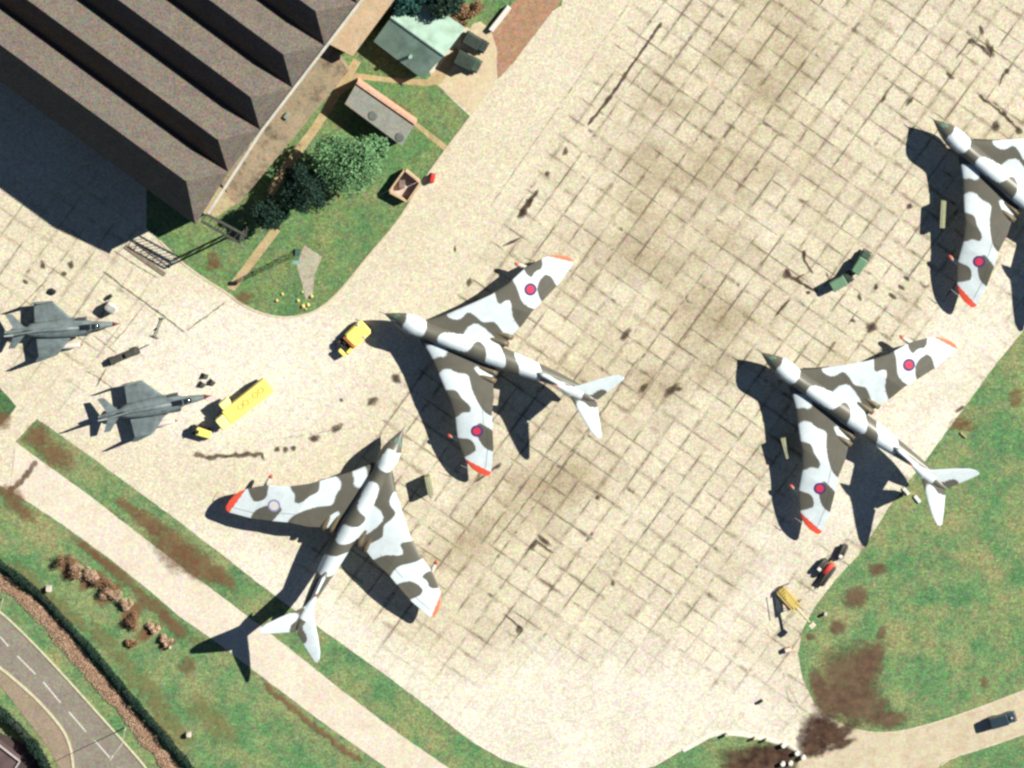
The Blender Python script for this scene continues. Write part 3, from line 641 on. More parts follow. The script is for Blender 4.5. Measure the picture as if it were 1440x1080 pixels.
tree('deciduous_tree', 'smaller bright green tree close to the grey roofed hut', 522, 212, 4.2, lumps(2.6, 4.2, 8, .68, .34), 1500, .21, F_light)
tree('evergreen_tree', 'dense dark crown added as tree shadow between the lawn path and the hangar annex', 432, 266, 4.8, lumps(3.6, 4.8, 11, .75, .3), 6500, .2, F_dark)  # added crown, its dark leaves stand in for the bright tree's shadow
tree('evergreen_tree', 'small dark crown added as tree shadow nearest the hangar gantry', 378, 300, 3.4, lumps(2.7, 3.4, 8, .7, .34), 4000, .18, F_dark)  # another added dark crown, placed where only tree shadow lies
tree('evergreen_tree', 'teal green tree overhanging the sunlit slope of the green shed', 572, -4, 4.5, lumps(3.2, 4.5, 9, .68, .34), 5200, .24, F_teal)
tree('evergreen_tree', 'very dark tree at the top edge behind the green shed', 622, -10, 4.6, lumps(3.4, 4.6, 7), 6000, .24, F_dark)
for (px, py, s), lb in zip(((655, 18, 1.3), (672, 10, 1.0), (640, 28, .7), (652, 34, .6)), ('largest brown bush beyond the green shed', 'brown bush nearest the short white wall', 'small brown bush behind the bright roof slope', 'lowest small brown bush beside the green shed')):
    tree('shrub', lb, px, py, s*.7, lumps(s, s*.7, 5), 700, .14, F_brown, .06, 'bush', 'bushes behind the green shed')
# long hedges
def hedge(name, label, pts, wd, h, mat, dens, size, cat='hedge'):
    P = [W(*p) for p in smooth_poly(pts, 1, False)]; r = thing(name, label, cat, tuple(P[0]))
    v = []; f = []
    for i in range(len(P)-1):
        a, b = P[i], P[i+1]; L = (b-a).length; t = (b-a)/L; n_ = Vector((-t.y, t.x, 0))
        for _ in range(int(L*dens)):
            s = random.random()*L; c0 = a+t*s; k = 1+.5*mnoise.noise(Vector((c0.x*.45, c0.y*.45, 3)))
            th = random.uniform(0, math.pi); rr = random.uniform(.6, 1)
            p = c0+n_*math.cos(th)*wd/2*rr*k+Vector((0, 0, math.sin(th)*h*rr*k+.02)) - P[0]
            A = Vector(rng.normal(size=3)).normalized(); B = A.cross(Vector((0, 0, 1))+Vector(rng.normal(size=3))*.5).normalized(); q = size*random.uniform(.6, 1.3); kk = len(v)
            v += [p-A*q, p+B*q*.6, p+A*q, p-B*q*.6]; f.append((kk, kk+1, kk+2, kk+3))
    MB().add(v, f).build('foliage', mat, r)
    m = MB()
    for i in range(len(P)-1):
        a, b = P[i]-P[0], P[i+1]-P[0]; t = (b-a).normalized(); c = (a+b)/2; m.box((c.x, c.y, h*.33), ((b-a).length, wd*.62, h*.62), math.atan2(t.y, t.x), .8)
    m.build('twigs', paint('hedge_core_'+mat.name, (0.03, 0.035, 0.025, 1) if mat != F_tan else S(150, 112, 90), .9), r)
    return r
hedge('hedge', 'long dark green hedge running down the grass bank by the road', [(-30, 768), (0, 792), (30, 815), (60, 838), (95, 878), (130, 915), (165, 958), (200, 1000), (235, 1040), (275, 1088), (320, 1150)], 1.3, 1.15, F_hedge, 210, .12)
hedge('hedge', 'wide tan brown hedge between the road and the dark green hedge', [(-30, 795), (8, 822), (40, 846), (80, 885), (110, 925), (145, 965), (180, 1003), (215, 1048), (250, 1092), (300, 1160)], 2.5, .26, F_tan, 420, .09)
hedge('hedge', 'dark hedge in the bottom left corner beside the flat roofed building', [(-30, 978), (0, 1000), (25, 1022), (45, 1045), (62, 1072), (80, 1110)], 1.7, 1.9, F_dark, 260, .15)
SH = [(97, 795, 1.45, 'rusty'), (112, 803, 1.2, 't'), (131, 815, 1.1, ''), (148, 822, 1.3, ''), (160, 838, 1.1, ''), (178, 852, .9, ''), (190, 872, 1.2, ''), (216, 884, .9, ''), (232, 902, .8, ''), (184, 905, .6, '')]
SL = ['round rust brown bush at the upper end of the row on the bank', 'rust brown bush second from the upper end of the row', 'tan bush third down the row on the bank', 'broad tan bush fourth down the row on the bank', 'tan bush in the middle of the row on the bank', 'brown bush just below the middle of the row on the bank', 'brown bush fourth from the lower end of the row', 'small brown bush third from the lower end of the row', 'small brown bush nearest the aircraft tail shadow', 'tiny pale bush set apart downhill from the row']
for i, (px, py, s, _) in enumerate(SH):
    tree('shrub', SL[i], px, py, s*.45, [(random.uniform(-1, 1)*s*.9+q_*.5*s, random.uniform(-.6, .6)*s-q_*.4*s, s*random.uniform(.3, .6), s*random.uniform(.35, .6), s*random.uniform(.35, .6), s*.5) for q_ in (-1.2, -.8, -.4, 0, .4, .8, 1.2)], 1500, .11, F_tan if i % 3 else F_brown, .06, 'bush', 'brown bushes in a row on the bank')

# bottom-left flat roofed building
fb = thing('flat_roofed_building', 'corner of a flat roofed building with a white parapet beyond the road', 'building', g(W(0, 1070)))
FP = [loc(fb, W(*p, 3.2)) for p in [(-60, 1005), (-2, 1047), (28, 1070), (14, 1092), (-20, 1130), (-110, 1070)]]
MB().prism([(p.x, p.y) for p in FP], 0, 3.2).build('wall', paint('purple_roof', S(108, 88, 88), .8, .2, .6), fb)
for i in range(len(FP)):
    p, q = FP[i], FP[(i+1) % len(FP)]; t = q-p; c = (p+q)/2; MB().box((c.x, c.y, 3.36), (t.length-.02, .22, .32), math.atan2(t.y, t.x)).build('parapet', paint('parapet_white', S(212, 204, 200), .7), fb)
sheet('yard', [(-60, 1000), (0, 1030), (40, 1050), (60, 1082), (70, 1120), (-100, 1150)], 0.030, concrete('yard_asphalt', S(96, 82, 80), S(84, 72, 72), .4, .25))

# street lamps
def street_lamp(base, arm_px, label):
    b = W(*base); tip = W(*arm_px, 10.0); r = thing('street_lamp', label, 'street lamp', g(b), 0, 'street lamps along the road')
    mt = paint('lamp_column', S(222, 218, 206), .5, .08)
    MB().tube([(0, 0, 0), (0, 0, 1.4), (0, 0, 1.45), (0, 0, 9.7)], [.11, .11, .07, .05], 8).build('pole', mt, r)
    d = tip-Vector((b.x, b.y, 10)); MB().tube([(0, 0, 9.7), (d.x*.3, d.y*.3, 10.05), (d.x*.85, d.y*.85, 10.15)], .055, 8).build('arm', mt, r)
    o = MB().rbox((0, 0, 0), (.95, .36, .2), .1).build('lamp_head', paint('lamp_head', S(205, 200, 186), .4), r)
    o.location = (d.x, d.y, 10.15); o.rotation_euler = (0, 0, math.atan2(d.y, d.x)); return r
street_lamp((176, 1023), (156, 1066), 'street lamp on the kerb near the bottom edge of the picture')
street_lamp((4, 842), (-18, 884), 'street lamp at the left edge of the picture by the road')

# ================================================================== VICTOR-TYPE JETS
C_DARK = np.array(S(112, 110, 98)[:3]); C_WHITE = np.array(S(236, 249, 252)[:3])*1.08; C_RED = np.array(S(255, 100, 72)[:3]); C_ORG = np.array(S(250, 150, 110)[:3])
vn = W(1068, 494, 2.9); vt = W(1249, 622, 3.5); va = Vector((vt.x-vn.x, vt.y-vn.y)).normalized(); vb = Vector((-va.y, va.x))
def L2(px, py, h):
    p = W(px, py, h); d = Vector((p.x-vn.x, p.y-vn.y)); return (d.dot(va), d.dot(vb))
def zp(l, x0, y0, s, h): return [L2(x0+l[i]*s, y0+l[i+1]*s, h) for i in range(0, len(l), 2)]
s1 = 200/1440; s3 = 200/1271; s4 = 190/1207
pw_port = smooth_poly([L2(x, y, 3.7) for x, y in [(1125, 591), (1138.9, 591), (1145.8, 599.4), (1161, 605), (1163, 613), (1161.3, 623.6), (1162.8, 636), (1166, 652), (1172, 666), (1183.3, 675.5), (1192, 684), (1180, 690), (1176, 740), (1166, 765), (1140, 770), (1115, 745), (1105, 700), (1105, 620)]], 2)
WHITE_WING = [pw_port,
    smooth_poly(zp([480, 540, 580, 530, 670, 620, 670, 650, 620, 690, 580, 665, 510, 685, 440, 660, 440, 560], 1050, 480, s1, 4.3), 2),
    smooth_poly(zp([880, 870, 930, 860, 1020, 960, 1060, 1010, 980, 1005, 920, 960, 895, 915], 1050, 480, s1, 4.3), 2),
    smooth_poly([L2(x, y, 4.0) for x, y in [(1153, 520), (1165, 510), (1180, 500), (1228, 490), (1229, 504.5), (1228.6, 520), (1234, 522.5), (1240, 519), (1248, 520), (1244.6, 538), (1245, 550), (1248, 557), (1250, 566), (1238, 580), (1226, 566), (1221.7, 551.7), (1216, 543), (1201, 542), (1194, 529.4), (1188, 523), (1183, 522.5), (1175, 528.6), (1165, 528.6)]], 2),
    smooth_poly(zp([555, 235, 580, 320, 585, 470, 640, 540, 730, 600, 800, 560, 775, 500, 765, 430, 775, 360, 850, 285, 900, 272, 945, 315, 960, 385, 990, 460, 1250, 300, 1250, 100, 1100, 20, 900, 20, 893, 160, 865, 212, 800, 212, 750, 265, 722, 245, 700, 200, 690, 120, 600, 120, 540, 180], 1180, 460, s1, 3.2), 2)]
DARK_WING = [smooth_poly(zp([555, 465, 620, 530, 660, 570, 690, 640, 660, 740, 605, 772, 540, 700, 518, 620, 515, 540], 1070, 600, s3, 3.3), 2),
    smooth_poly(zp([300, 110, 370, 120, 450, 140, 470, 220, 535, 310, 512, 372, 450, 345, 385, 385, 300, 380], 1070, 600, s3, 3.3), 2),
    smooth_poly(zp([320, 560, 380, 580, 455, 600, 480, 700, 460, 725, 375, 752, 320, 760], 1070, 600, s3, 3.3), 2)]
WHITE_FUS = [smooth_poly(zp([390, 130, 470, 150, 545, 230, 550, 330, 500, 410, 440, 450, 330, 350, 280, 300, 360, 230], 1050, 480, s1, 5.2), 2),
    smooth_poly(zp([650, 440, 760, 470, 860, 530, 920, 460, 1000, 430, 1060, 460, 1130, 560, 1180, 660, 1215, 790, 1225, 880, 1190, 950, 1120, 930, 1000, 860, 1050, 770, 1060, 700, 1020, 630, 960, 620, 870, 700, 780, 660, 640, 580, 590, 520], 1050, 480, s1, 5.2), 2),
    smooth_poly(zp([225, 10, 290, 70, 380, 130, 410, 220, 395, 270, 355, 340, 290, 310, 190, 250, 228, 160, 205, 50], 1200, 590, s4, 4.9), 2)]
W2_WING = smooth_poly(zp([860, 530, 920, 460, 1000, 430, 1060, 460, 1130, 560, 1180, 660, 1215, 790, 1225, 880, 1150, 900, 900, 600], 1050, 480, s1, 4.4), 2)
def inside(P, poly):
    x, y = P[:, 0], P[:, 1]; r = np.zeros(len(P), bool); n = len(poly)
    for i in range(n):
        x1, y1 = poly[i]; x2, y2 = poly[(i+1) % n]
        if y1 == y2: continue
        c = ((y1 > y) != (y2 > y)) & (x < (x2-x1)*(y-y1)/(y2-y1)+x1); r ^= c
    return r
def paint_mesh(o, fn):
    me = o.data; n = len(me.vertices); co = np.empty(n*3); me.vertices.foreach_get('co', co); co = co.reshape(-1, 3)
    c = fn(co); a = me.color_attributes.new('paint', 'FLOAT_COLOR', 'POINT')
    rgba = np.ones((n, 4)); rgba[:, :3] = c; a.data.foreach_set('color', rgba.ravel())
def grid_mesh(rows, closed_u=False):
    n, k = len(rows), len(rows[0]); v = [tuple(p) for r in rows for p in r]; f = []
    for i in range(n-1):
        for j in range(k if closed_u else k-1): f.append((i*k+j, i*k+(j+1) % k, (i+1)*k+(j+1) % k, (i+1)*k+j))
    return v, f
def loft(name, prof, mat, parent, step=0.11, n=44, top=False, half=False):
    """prof: rows (u, halfwidth, centre z, halfheight, y offset)"""
    P = np.array(prof, float); us = np.arange(P[0, 0], P[-1, 0]+1e-6, step)
    rows = []
    for u in us:
        w_, z_, h_ = (np.interp(u, P[:, 0], P[:, i]) for i in (1, 2, 3)); y0 = np.interp(u, P[:, 0], P[:, 4]) if P.shape[1] > 4 else 0
        rows.append([(u, y0+w_*math.cos(t), z_+h_*math.sin(t)) for t in np.linspace(0, 2*math.pi, n, endpoint=False)])
    v, f = grid_mesh(rows, True); mb = MB(); mb.add(v, f); k = len(rows)
    mb.f.append(tuple(range(n))); mb.f.append(tuple(range((k-1)*n, k*n))[::-1])
    me = bpy.data.meshes.new(name); me.from_pydata(mb.v, [], mb.f); me.update(); return link(name, me, mat, parent, True)
def smoothprof(prof, k=3):
    P = np.array(prof, float); us = np.linspace(P[0, 0], P[-1, 0], 90); out = [us]
    for i in range(1, P.shape[1]):
        y = np.interp(us, P[:, 0], P[:, i])
        for _ in range(k): y[1:-1] = (y[:-2]+2*y[1:-1]+y[2:])/4
        out.append(y)
    return np.array(out).T
def airfoil(t): # half thickness along chord 0..1
    return 5*(0.2969*np.sqrt(t)-0.1260*t-0.3516*t**2+0.2843*t**3-0.1036*t**4)
def wing_mesh(name, LE, TE, ZT, side, mat, parent, dv=0.11, nc=76):
    """LE/TE: (v,u) tables; ZT: (v, z, thickness)"""
    LE, TE, ZT = (np.array(q, float) for q in (LE, TE, ZT)); vs = np.arange(LE[0, 0], LE[-1, 0]+1e-6, dv)
    if vs[-1] < LE[-1, 0]: vs = np.append(vs, LE[-1, 0])
    t = (1-np.cos(np.linspace(0, math.pi, nc)))/2*.7+np.linspace(0, 1, nc)*.3
    rows = []
    for v in vs:
        a, b = np.interp(v, LE[:, 0], LE[:, 1]), np.interp(v, TE[:, 0], TE[:, 1]); z, th = np.interp(v, ZT[:, 0], ZT[:, 1]), np.interp(v, ZT[:, 0], ZT[:, 2])
        yt = airfoil(t)*th
        rows.append([(a+(b-a)*t[i], side*v, z+yt[i]) for i in range(nc)]+[(a+(b-a)*t[i], side*v, z-yt[i]*.8) for i in range(nc-2, 0, -1)])
    v, f = grid_mesh(rows, True)
    K_ = len(rows[0]); f.append(tuple(range(K_))); f.append(tuple(range((len(rows)-1)*K_, len(rows)*K_))[::-1])
    if side > 0: f = [q[::-1] for q in f]
    me = bpy.data.meshes.new(name); me.from_pydata(v, [], f); me.update(); return link(name, me, mat, parent, True)
M_camo = camo_material('camouflage_paint')
M_tyre = paint('tyre', (0.02, 0.02, 0.02, 1), .8); M_metal = paint('bare_metal', S(150, 146, 138), .4, .1, 2, .6); M_black = paint('black', (.012, .012, .014, 1), .6)
M_gear = paint('gear_grey', S(190, 192, 188), .5)
LEv = [(1.2, 6.0), (1.5, 6.4), (2.4, 7.6), (3.5, 9.0), (5.8, 11.3), (8.6, 14.0), (11.0, 15.8), (12.6, 16.6), (14.1, 17.4), (15.2, 18.3), (16.2, 19.2), (17.0, 20.1), (17.5, 21.0), (17.75, 22.1)]
TEv = [(1.2, 18.6), (4.0, 19.2), (5.8, 20.0), (8.3, 20.6), (10.3, 21.5), (13.6, 22.9), (17.0, 23.8), (17.5, 23.7), (17.75, 23.3)]
ZTv = [(1.2, 3.55, 1.4), (3.0, 3.65, 1.25), (4.5, 3.8, .95), (8, 4.05, .7), (11, 3.75, .5), (14, 3.2, .36), (17, 2.75, .22), (17.75, 2.7, .08)]
def wing_top(u, v):
    av = abs(v); a = np.interp(av, [q[0] for q in LEv], [q[1] for q in LEv]); b = np.interp(av, [q[0] for q in TEv], [q[1] for q in TEv]); z = np.interp(av, [q[0] for q in ZTv], [q[1] for q in ZTv]); th = np.interp(av, [q[0] for q in ZTv], [q[2] for q in ZTv])
    return z+airfoil(np.clip((u-a)/(b-a), 0, 1))*th
def roundel(parent, u, v, rings, label=None):
    """rings: [(radius, material)], a thin decal laid on the wing; outer ring is the part, inner disc its sub-part"""
    root = None
    for k, (r, mt) in enumerate(rings):
        vs = [(u, v, wing_top(u, v)+.012+.012*k)]; f = []
        nr, na = 6, 32
        for i in range(1, nr+1):
            for j in range(na):
                t = 2*math.pi*j/na; x, y = u+math.cos(t)*r*i/nr, v+math.sin(t)*r*i/nr; vs.append((x, y, wing_top(x, y)+.012+.012*k))
        for j in range(na): f.append((0, 1+j, 1+(j+1) % na))
        for i in range(nr-1):
            for j in range(na): f.append((1+i*na+j, 1+(i+1)*na+j, 1+(i+1)*na+(j+1) % na, 1+i*na+(j+1) % na))
        o = MB().add(vs, f).build('roundel' if k == 0 else 'roundel_centre', mt, parent if k == 0 else root)
        if k == 0: root = o
    return root
M_rblue = paint('roundel_blue', S(84, 66, 130), .5, .05); M_rred = paint('roundel_red', S(240, 72, 100), .5, .05)
M_rpale = paint('roundel_faded_blue', S(160, 160, 205), .5, .05); M_rwhite = paint('roundel_white', S(250, 244, 240), .5, .03)
LBL = {1: 'camouflaged crescent winged jet with its nose beside the yellow tug', 2: 'camouflaged crescent winged jet with its tail over the grass on the right',
       3: 'camouflaged crescent winged jet pointing up right with a white roundel, its tail over the verge', 4: 'camouflaged crescent winged jet cut off by the right edge'}
def make_jet(loc_, rz, label, faded=False):
    r = thing('jet_aircraft', label, 'jet aircraft', loc_, rz, 'camouflaged crescent winged jets on the apron')
    fus = loft('fuselage', smoothprof([(0.35, .06, 2.85, .08), (.8, .28, 2.9, .3), (1.5, .62, 3.0, .65), (2.4, 1.0, 3.25, 1.1), (3.4, 1.38, 3.45, 1.6), (4.6, 1.58, 3.6, 1.85), (5.6, 1.52, 3.7, 1.75), (6.6, 1.32, 3.75, 1.65), (8, 1.28, 3.8, 1.6), (10, 1.42, 3.8, 1.65), (13, 1.55, 3.75, 1.7), (17, 1.66, 3.65, 1.7), (20, 1.62, 3.55, 1.65), (23, 1.45, 3.45, 1.5), (26, 1.18, 3.4, 1.25), (28.5, .95, 3.4, 1.0), (31, .6, 3.5, .65), (33.0, .2, 3.6, .2)]), M_camo, r)
    def fc(co):
        c = np.tile(C_DARK, (len(co), 1)); P = co[:, :2]
        for q in WHITE_FUS: c[inside(P, q)] = C_WHITE
        c[(co[:, 2] < 2.6)] = C_WHITE*.8
        return c
    paint_mesh(fus, fc)
    g_ = MB()
    for s in (-1, 1):
        for (u0, u1, y0, y1) in ((1.55, 2.2, .12, .42), (1.75, 2.5, .50, .80)):
            pts = []
            for u, y in ((u0, y0), (u1, y0+.05), (u1+.1, y1+.06), (u0+.1, y1)):
                w_ = np.interp(u, [1.5, 2.4, 3.4], [.64, 1.02, 1.4]); z_ = np.interp(u, [1.5, 2.4, 3.4], [3.0, 3.27, 3.5]); pts.append((u, s*y, z_+w_*math.sqrt(max(0, 1-(y/w_)**2))*1.08+.03))
            g_.add(pts, [(0, 1, 2, 3) if s > 0 else (3, 2, 1, 0)])
    g_.build('cockpit_glazing', paint('cockpit_glass', S(120, 160, 140), .12, .1, 3, spec=.9), fus)
    MB().tube([(-.6, 0, 2.95), (.5, 0, 2.9)], [.03, .06], 6).build('refuelling_probe', M_black, fus)
    for s in (-1, 1):
        wg = wing_mesh('wing', LEv, TEv, ZTv, s, M_camo, r)
        def wc(co):
            c = np.tile(C_DARK, (len(co), 1)); P = co[:, :2]
            for q in WHITE_WING+[W2_WING]: c[inside(P, q)] = C_WHITE
            for q in DARK_WING: c[inside(P, q)] = C_DARK
            c[(np.abs(co[:, 1]) > (16.65 if s < 0 else 17.05)+.12*(co[:, 0]-21.5))] = C_RED if s < 0 else C_ORG
            return c
        paint_mesh(wg, wc)
        # aileron and flap hinge lines (slightly raised strips)
        for (v0, v1, du) in ((5.9, 10.6, 1.5), (11.0, 16.6, .95)):
            m = MB(); vs_ = np.linspace(v0, v1, 16)
            for i in range(15):
                q = []
                for vv, o in ((vs_[i], 0), (vs_[i+1], 0), (vs_[i+1], .06), (vs_[i], .06)):
                    u = np.interp(vv, [w_[0] for w_ in TEv], [w_[1] for w_ in TEv])-du+o; q.append((u, s*vv, wing_top(u, vv)+.012))
                m.add(q, [(0, 1, 2, 3) if s < 0 else (3, 2, 1, 0)])
            m.build('hinge_line', paint('panel_line', S(96, 96, 88), .7), wg)
        # intake in the wing root, jet pipes at the trailing edge
        m = MB()
        vs_ = np.linspace(1.75, 4.3, 14)
        for i in range(13):
            q = []
            for vv, dz in ((vs_[i], -.3), (vs_[i+1], -.3), (vs_[i+1], .3), (vs_[i], .3)):
                u = np.interp(vv, [w_[0] for w_ in LEv], [w_[1] for w_ in LEv])+.02; q.append((u-.12, s*vv, 3.65+dz*.8))
            m.add(q, [(0, 1, 2, 3)])
        m.build('engine_intake', M_black, r)
        for vv in (2.35, 3.55):
            ue = np.interp(vv, [w_[0] for w_ in TEv], [w_[1] for w_ in TEv])
            jp = MB().tube([(ue-3.6, s*vv, 3.5), (ue-2.4, s*vv, 3.55), (ue-.4, s*vv, 3.6), (ue+.35, s*vv, 3.6)], [.2, .42, .46, .4], 18).build('jet_pipe', paint('jet_pipe_paint', S(120, 108, 84), .45, .2, 1.5), r, True)
            MB().tube([(ue+.2, s*vv, 3.6), (ue+.38, s*vv, 3.6)], .34, 16).build('nozzle', M_black, jp)
        # refuelling pod
        vv = 14.0; pod = MB().tube([(15.8, s*vv, 2.45), (16.1, s*vv, 2.45), (16.8, s*vv, 2.45), (20.2, s*vv, 2.45), (21.6, s*vv, 2.45)], [.1, .24, .34, .34, .12], 14).build('refuelling_pod', paint('pod_white', S(235, 225, 210), .4, .05), r, True)
        MB().tube([(15.65, s*vv, 2.45), (15.85, s*vv, 2.45), (16.25, s*vv, 2.45)], [.1, .22, .31], 14).build('pod_nose', paint('pod_red', S(226, 96, 80), .5, .1), pod, True)
        MB().box((18.3, s*vv, 2.85), (2.4, .12, .5)).build('pylon', M_gear, pod)
        MB().tube([(19.2, s*17.6, 2.75), (21.0, s*17.6, 2.75)], [.02, .05], 6).build('pitot_tube', M_gear, wg)
        # main gear
        gr = MB().tube([(13.2, s*3.6, 3.9), (13.2, s*3.6, .6)], .14, 8).build('main_gear', M_gear, r)
        for dx in (-.75, .75):
            for dy in (-.42, .42): MB().wheel((13.2+dx, s*3.6+dy, .5), .5, .28).build('wheel', M_tyre, gr)
    gr = MB().tube([(5.6, 0, 2.3), (5.4, 0, .5)], .12, 8).build('nose_gear', M_gear, r)
    for dy in (-.28, .28): MB().wheel((5.4, dy, .45), .45, .24).build('wheel', M_tyre, gr)
    # fin
    rows = []
    for k in range(24):
        t = k/23; z = 4.1+t*4.1; a = 21.6+8.0*t**.8 if t < 1 else 29.6; a = np.interp(t, [0, .15, .3, 1], [20.6, 24.4, 25.6, 28.9]); b = np.interp(t, [0, 1], [30.4, 33.4]); th = np.interp(t, [0, .25, 1], [.9, .62, .4]); c = np.linspace(0, 1, 30); y = airfoil(c)*th
        rows.append([(a+(b-a)*c[i], y[i], z) for i in range(30)]+[(a+(b-a)*c[i], -y[i], z) for i in range(28, 0, -1)])
    v, f = grid_mesh(rows, True); f.append(tuple(range(len(rows[0])))[::-1]); f.append(tuple(range(23*58, 24*58)))
    fin = MB().add(v, f).build('fin', M_camo, r, True)
    def finc(co):
        c = np.tile(C_WHITE, (len(co), 1)); nz = np.array([mnoise.noise(Vector((p[0]*.45, 3.3, p[2]*.45))) for p in co]); c[(nz > .08) & (co[:, 0] < 30)] = C_DARK; c[co[:, 0] < 24.5] = C_DARK*1.3
        return c
    paint_mesh(fin, finc)
    bl = loft('tail_bullet', smoothprof([(27.5, .06, 8.2, .06), (28.0, .26, 8.2, .24), (29, .55, 8.2, .4), (30.2, .78, 8.2, .45), (31.5, .8, 8.25, .45), (33, .5, 8.3, .35), (33.9, .1, 8.35, .1)], 2), M_camo, fin, .12, 24)
    paint_mesh(bl, lambda co: np.where((co[:, 0] > 31.9)[:, None], C_DARK, C_WHITE))
    MB().tube([(27.3, 0, 8.2), (27.55, 0, 8.2), (27.95, 0, 8.2)], [.03, .1, .23], 12).build('bullet_tip', paint('bullet_red', S(235, 110, 110), .5), bl, True)
    tdark = smooth_poly(zp([590, 560, 630, 505, 690, 495, 745, 535, 800, 570, 870, 525, 950, 550, 940, 680, 770, 680, 720, 600, 670, 575, 650, 590, 640, 680, 600, 680], 1200, 590, s4, 8.6), 2)
    for s in (-1, 1):
        tp = wing_mesh('tailplane', [(.15, 29.0), (.6, 29.8), (1.3, 30.8), (3.2, 33.1), (4.6, 35.0), (5.0, 36.0)], [(.15, 34.2), (1.4, 34.9), (2.9, 35.8), (4.6, 36.7), (5.0, 36.6)], [(.15, 8.3, .45), (5.0, 8.85, .12)], s, M_camo, r, .12, 30)
        def tc(co):
            c = np.tile(C_WHITE, (len(co), 1)); c[inside(co[:, :2], tdark)] = C_DARK; return c
        paint_mesh(tp, tc)
    us, vs_ = L2(1278, 512, 3.3)
    roundel(r, us, vs_, [(.92, M_rblue), (.60, M_rred)])
    up_, vp_ = L2(1152.6, 685.8, 3.3)
    if faded: roundel(r, up_, vp_, [(.95, M_rpale), (.70, M_rwhite)]).__setitem__('label', 'white roundel with a faded blue ring')
    else: roundel(r, up_, vp_, [(.92, M_rblue), (.60, M_rred)])
    return r
def place(nose, rear):
    a, b = W(*nose, 2.9), W(*rear, 3.5); return (a.x, a.y, 0), math.atan2(b.y-a.y, b.x-a.x)
p, q = place((1068, 494), (1249, 622)); j2 = make_jet(p, q, LBL[2])
p, q = place((567.8, 602), (464, 793)); j3 = make_jet(p, q, LBL[3], True)
for o in [o for o in j3.children if o.name.startswith('roundel')]:
    if o.get('label') is None:
        for c in list(o.children): bpy.data.objects.remove(c)
        bpy.data.objects.remove(o)
for nm, nose, rear in ((1, (538, 440), (740, 517)), (4, (1310, 166), (1310+181, 166+155))):
    c = copy_tree(j2); p, q = place(nose, rear); c.location = (p[0], p[1], 0.034); c.rotation_euler = (0, 0, q); c['label'] = LBL[nm]

